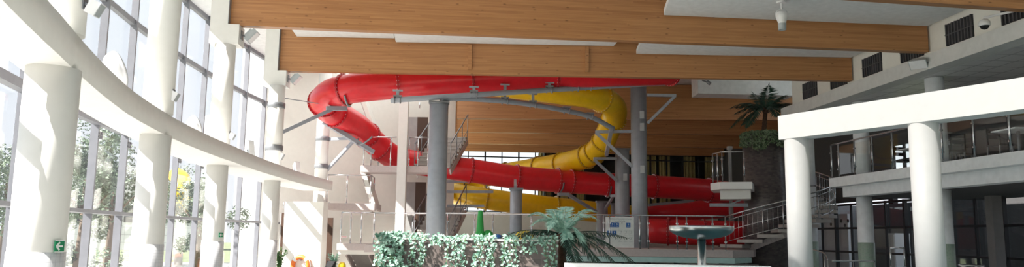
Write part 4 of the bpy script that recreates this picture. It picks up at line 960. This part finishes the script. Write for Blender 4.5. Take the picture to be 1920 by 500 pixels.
# curtains in the back room
for i, (px, w, lab) in enumerate(((1021, 24, 'pale yellow curtain behind the back window above the yellow slide bend'), (1062, 22, 'yellow curtain left of the yellow bend in the back window'), (1090, 18, 'narrow yellow curtain behind the yellow bend'), (1222, 18, 'yellow curtain just right of the tallest column'), (1246, 22, 'second yellow curtain right of the tallest column'), (1291, 26, 'yellow curtain midway between the tallest column and the balcony'), (1330, 18, 'yellow curtain beside the white balcony'))):
    v = ray(px, 320); k = (YB + 1.0) / v.y; x = v.x * k; W = w * 47 / 1420; m = MB(); n_ = 28; a = len(m.v)
    for j in range(n_ + 1):
        u = j / n_; yy = YB + 1.0 + .07 * math.sin(u * n_ * .9) + .03 * math.sin(u * 17 + i)
        for z in (2.9, 6.75): m.v.append(Vector((x + (u - .5) * W, yy, z)))
    for j in range(n_): m.face([a + 2 * j, a + 2 * j + 2, a + 2 * j + 3, a + 2 * j + 1], True)
    for j in range(n_ + 1): 
        for z in (2.9, 6.75): m.v.append(m.v[a + 2 * j + (0 if z < 3 else 1)] + Vector((0, .012, 0)))
    b2 = a + 2 * (n_ + 1)
    for j in range(n_): m.face([b2 + 2 * j + 1, b2 + 2 * j + 3, b2 + 2 * j + 2, b2 + 2 * j], True)
    o = m.build('curtain', CURT, org=(x, YB + 1.0, 2.9)); tag(o, lab, 'curtain', 'yellow curtains in the back windows')

# tables and chairs on the gallery
def chair(loc, rz, lab, first=[]):
    if not first:
        t = empty('cafe_chair', (0, 0, 0), lab, 'chair', 'dark chairs on the gallery')
        m = MB(); m.box((0, 0, .45), (.42, .42, .05)); m.build('seat', DARK, t)
        m = MB(); m.box((0, .20, .68), (.40, .03, .1)); m.box((0, .21, .84), (.40, .03, .12)); m.bar((-.18, .19, .45), (-.18, .22, .9), .035, .035, (1, 0, 0)); m.bar((.18, .19, .45), (.18, .22, .9), .035, .035, (1, 0, 0)); m.build('backrest', DARK, t)
        for sx in (-1, 1):
            for sy in (-1, 1): m = MB(); m.bar((sx * .18, sy * .18, .43), (sx * .2, sy * .2, 0), .035, .035, (1, 0, 0)); m.build('leg', STEELD, t)
        first.append(t); t.location = loc; t.rotation_euler = (0, 0, rz); return t
    s0 = first[0]; t = s0.copy(); COL.objects.link(t); t.location = loc; t.rotation_euler = (0, 0, rz); t['label'] = lab
    for ch in list(s0.children): c = ch.copy(); COL.objects.link(c); c.parent = t
    return t
def table(loc, lab, first=[]):
    if not first:
        t = empty('cafe_table', (0, 0, 0), lab, 'table', 'cafe tables on the gallery')
        m = MB(); m.box((0, 0, .74), (.8, .8, .035)); m.build('table_top', SLABM, t); MB().lathe([(.035, .03), (.035, .73)], (0, 0, 0), 12).build('pedestal', STEELD, t); m = MB(); m.box((0, 0, .02), (.5, .06, .04)); m.box((0, 0, .02), (.06, .5, .04)); m.build('base', STEELD, t)
        first.append(t); t.location = loc; return t
    s0 = first[0]; t = s0.copy(); COL.objects.link(t); t.location = loc; t['label'] = lab
    for ch in list(s0.children): c = ch.copy(); COL.objects.link(c); c.parent = t
    return t
spots = (('by the round gallery column', 13.9, 21.0), ('between the portal columns', 13.6, 19.6), ('just right of the right portal column', 13.8, 16.9), ('near the right edge of the picture', 13.7, 15.0))
for i, (nm, x, y) in enumerate(spots):
    table((x, y, 3.55), 'square cafe table on the gallery ' + nm)
    chair((x, y + .62, 3.55), 0.1, 'dark chair, far side of the cafe table ' + nm); chair((x + .66, y, 3.55), -1.5, 'dark chair, wall side of the cafe table ' + nm); chair((x, y - .62, 3.55), 3.1, 'dark chair, near side of the cafe table ' + nm)
# lower right: railings and a white dotted wall with stairs behind the glazing
def hr(label, P):
    root = empty('stair_railing', P[0], label, 'railing'); MB().tube(spline(P, 6), .022, 10).build('handrail', CHROME, root)
    for q in P[1::1]: MB().tube([q, Vector((q.x, q.y, 0))], .018, 8).build('post', CHROME, root)
hr('curved handrail low beside the left portal column', pt([(1522, 467, 21.5), (1545, 474, 20.8), (1552, 487, 20.3)]))
hr('low metal handrail under the gallery between the portal columns', pt([(1560, 489, 21), (1600, 489, 21), (1640, 489, 21)]))
hr('low metal handrail under the gallery right of the right portal column', pt([(1797, 496, 18), (1822, 497, 18), (1845, 498, 18)]))
railing('metal railing in front of the lower dark glazing', [at(1671, 500, 20.5) * 1, at(1697, 500, 20.4)], .5, None, CHROME, None, .04, (), 0, 'stair_railing')
dw = MB(); a, b = on_x(1546, 430, 17.1), on_x(1592, 430, 17.1); dw.box((17.1, (a.y + b.y) / 2, 1.36), (.1, abs(a.y - b.y), 2.72)); o = dw.build('white_partition', PORTM, org=(17.1, a.y, 0)); tag(o, 'white partition with black round holes behind the lower glazing', 'partition')
m = MB()
for px, py in ((1558, 420), (1570, 416), (1577, 414), (1584, 422), (1590, 414)): q = on_x(px, py, 17.03); m.lathe([(.075, -.01), (.075, .01)], q, 16, (1, 0, 0))
m.build('hole', BLACK, o)
q = on_x(1684, 450, 17.3); m = MB(); m.box((17.3, q.y, .95), (.6, .55, 1.9)); o = m.build('white_cabinet', PORTM, org=(17.3, q.y, 0)); tag(o, 'tall white cabinet behind the lower glazing', 'cabinet'); m = MB(); m.box((16.985, q.y, 1.2), (.03, .5, 1.3)); m.build('cabinet_door', WALLM, o); m = MB(); m.bar((16.96, q.y + .18, 1.0), (16.96, q.y + .18, 1.3), .02, .02, (1, 0, 0)); m.build('handle', STEELD, o)
a = on_x(1870, 420, 15.9); pm = MB(); pm.box((15.9, a.y + .1, 1.47), (.3, .3, 2.95)); st(pm.build('wall_pilaster', paint('grey pilaster', (.2, .19, .19), .7)))

# ================================================================== OUTSIDE
def tree(label, x, y, h, r, n, seed):
    random.seed(seed); root = empty('tree', (x, y, -.22), label, 'tree', 'trees outside the glass facade'); m = MB(); m.tube([(x, y, -.22), (x + .1, y, h * .35), (x, y + .1, h * .75)], [.16, .12, .05], 10)
    for k in range(5):
        a = k * 1.3; m.tube([(x, y, h * .4 + .1 * k), (x + math.cos(a) * r * .6, y + math.sin(a) * r * .6, h * .6 + .1 * k)], [.06, .02], 6)
    m.build('trunk', BARK, root); L = MB()
    cl = [(Vector((random.gauss(0, .45) * r, random.gauss(0, .45) * r, h * .65 + random.gauss(0, .17) * h)), random.uniform(.3, .5) * r) for _ in range(14)]
    for _ in range(n):
        c, rr = random.choice(cl); v = Vector((random.gauss(0, 1), random.gauss(0, 1), random.gauss(0, 1))).normalized() * rr * random.uniform(.6, 1)
        leaf(L, Vector((x, y, 0)) + c + v, Vector((random.gauss(0, 1), random.gauss(0, 1), random.gauss(0, .6) - .3)), v, .15, .09)
    L.build('crown', TREEL, root)
for i, (px, d_, h, r, lab) in enumerate(((150, 24, 4.6, 1.3, 'leafy tree outside the glass right of the nearest column'), (205, 30, 5.0, 1.5, 'second tree outside, seen through the facade left of the second column'), (118, 36, 5.5, 2.0, 'tree farther off behind the nearest column'), (340, 42, 5.2, 1.8, 'tree outside beside the yellow outdoor slide'), (372, 34, 3.8, 1.2, 'small tree outside just left of the third column'), (5, 30, 5.5, 2., 'tree outside at the left edge behind the facade'))):
    q = at(px, 420, d_); tree(lab, q.x, q.y, h, r, 3600, 20 + i)
random.seed(3)
q = at(343, 360, 40); osl = empty('outdoor_slide', (q.x, q.y, -.22), 'yellow outdoor tube slide on a white post beyond the facade', 'water slide')
MB().tube(spline([(q.x - .8, q.y + 1.2, 4.6), (q.x - .1, q.y, 4.3), (q.x + .1, q.y - .6, 3.6), (q.x, q.y + .2, 3.0), (q.x - .5, q.y + 1.2, 2.6)], 8), .42, 20).build('tube_section', YEL, osl); m = MB(); m.tube([(q.x, q.y, -.22), (q.x, q.y, 2.8)], .22, 16); m.build('post', WHITE, osl)
a, b = at(443, 300, 38), at(560, 300, 37)
t = (b - a); t.z = 0; n = Vector((-t.y, t.x, 0)).normalized() * 6
st(MB().prism([(p.x, p.y) for p in (a, b, b + n, a + n)], -.22, 12.2).build('wall_annex', PANELW), 'white panelled outside wall of the neighbouring wing')
a, b = at(60, 380, 70), at(380, 380, 75); t = (b - a); t.z = 0; n = Vector((-t.y, t.x, 0)).normalized() * 8
bd = empty('building', (a.x, a.y, -.22), 'pale low building far outside the facade', 'building'); MB().prism([(p.x, p.y) for p in (a, b, b + n, a + n)], -.22, 6.5).build('wall', PANELW, bd)
for k in range(6):
    u = a + t * ((k + .5) / 6) - n.normalized() * .02; m = MB(); m.box((u.x, u.y, 3.2), (1.6, .06, 1.6), t); m.build('window', GLASSD, bd)
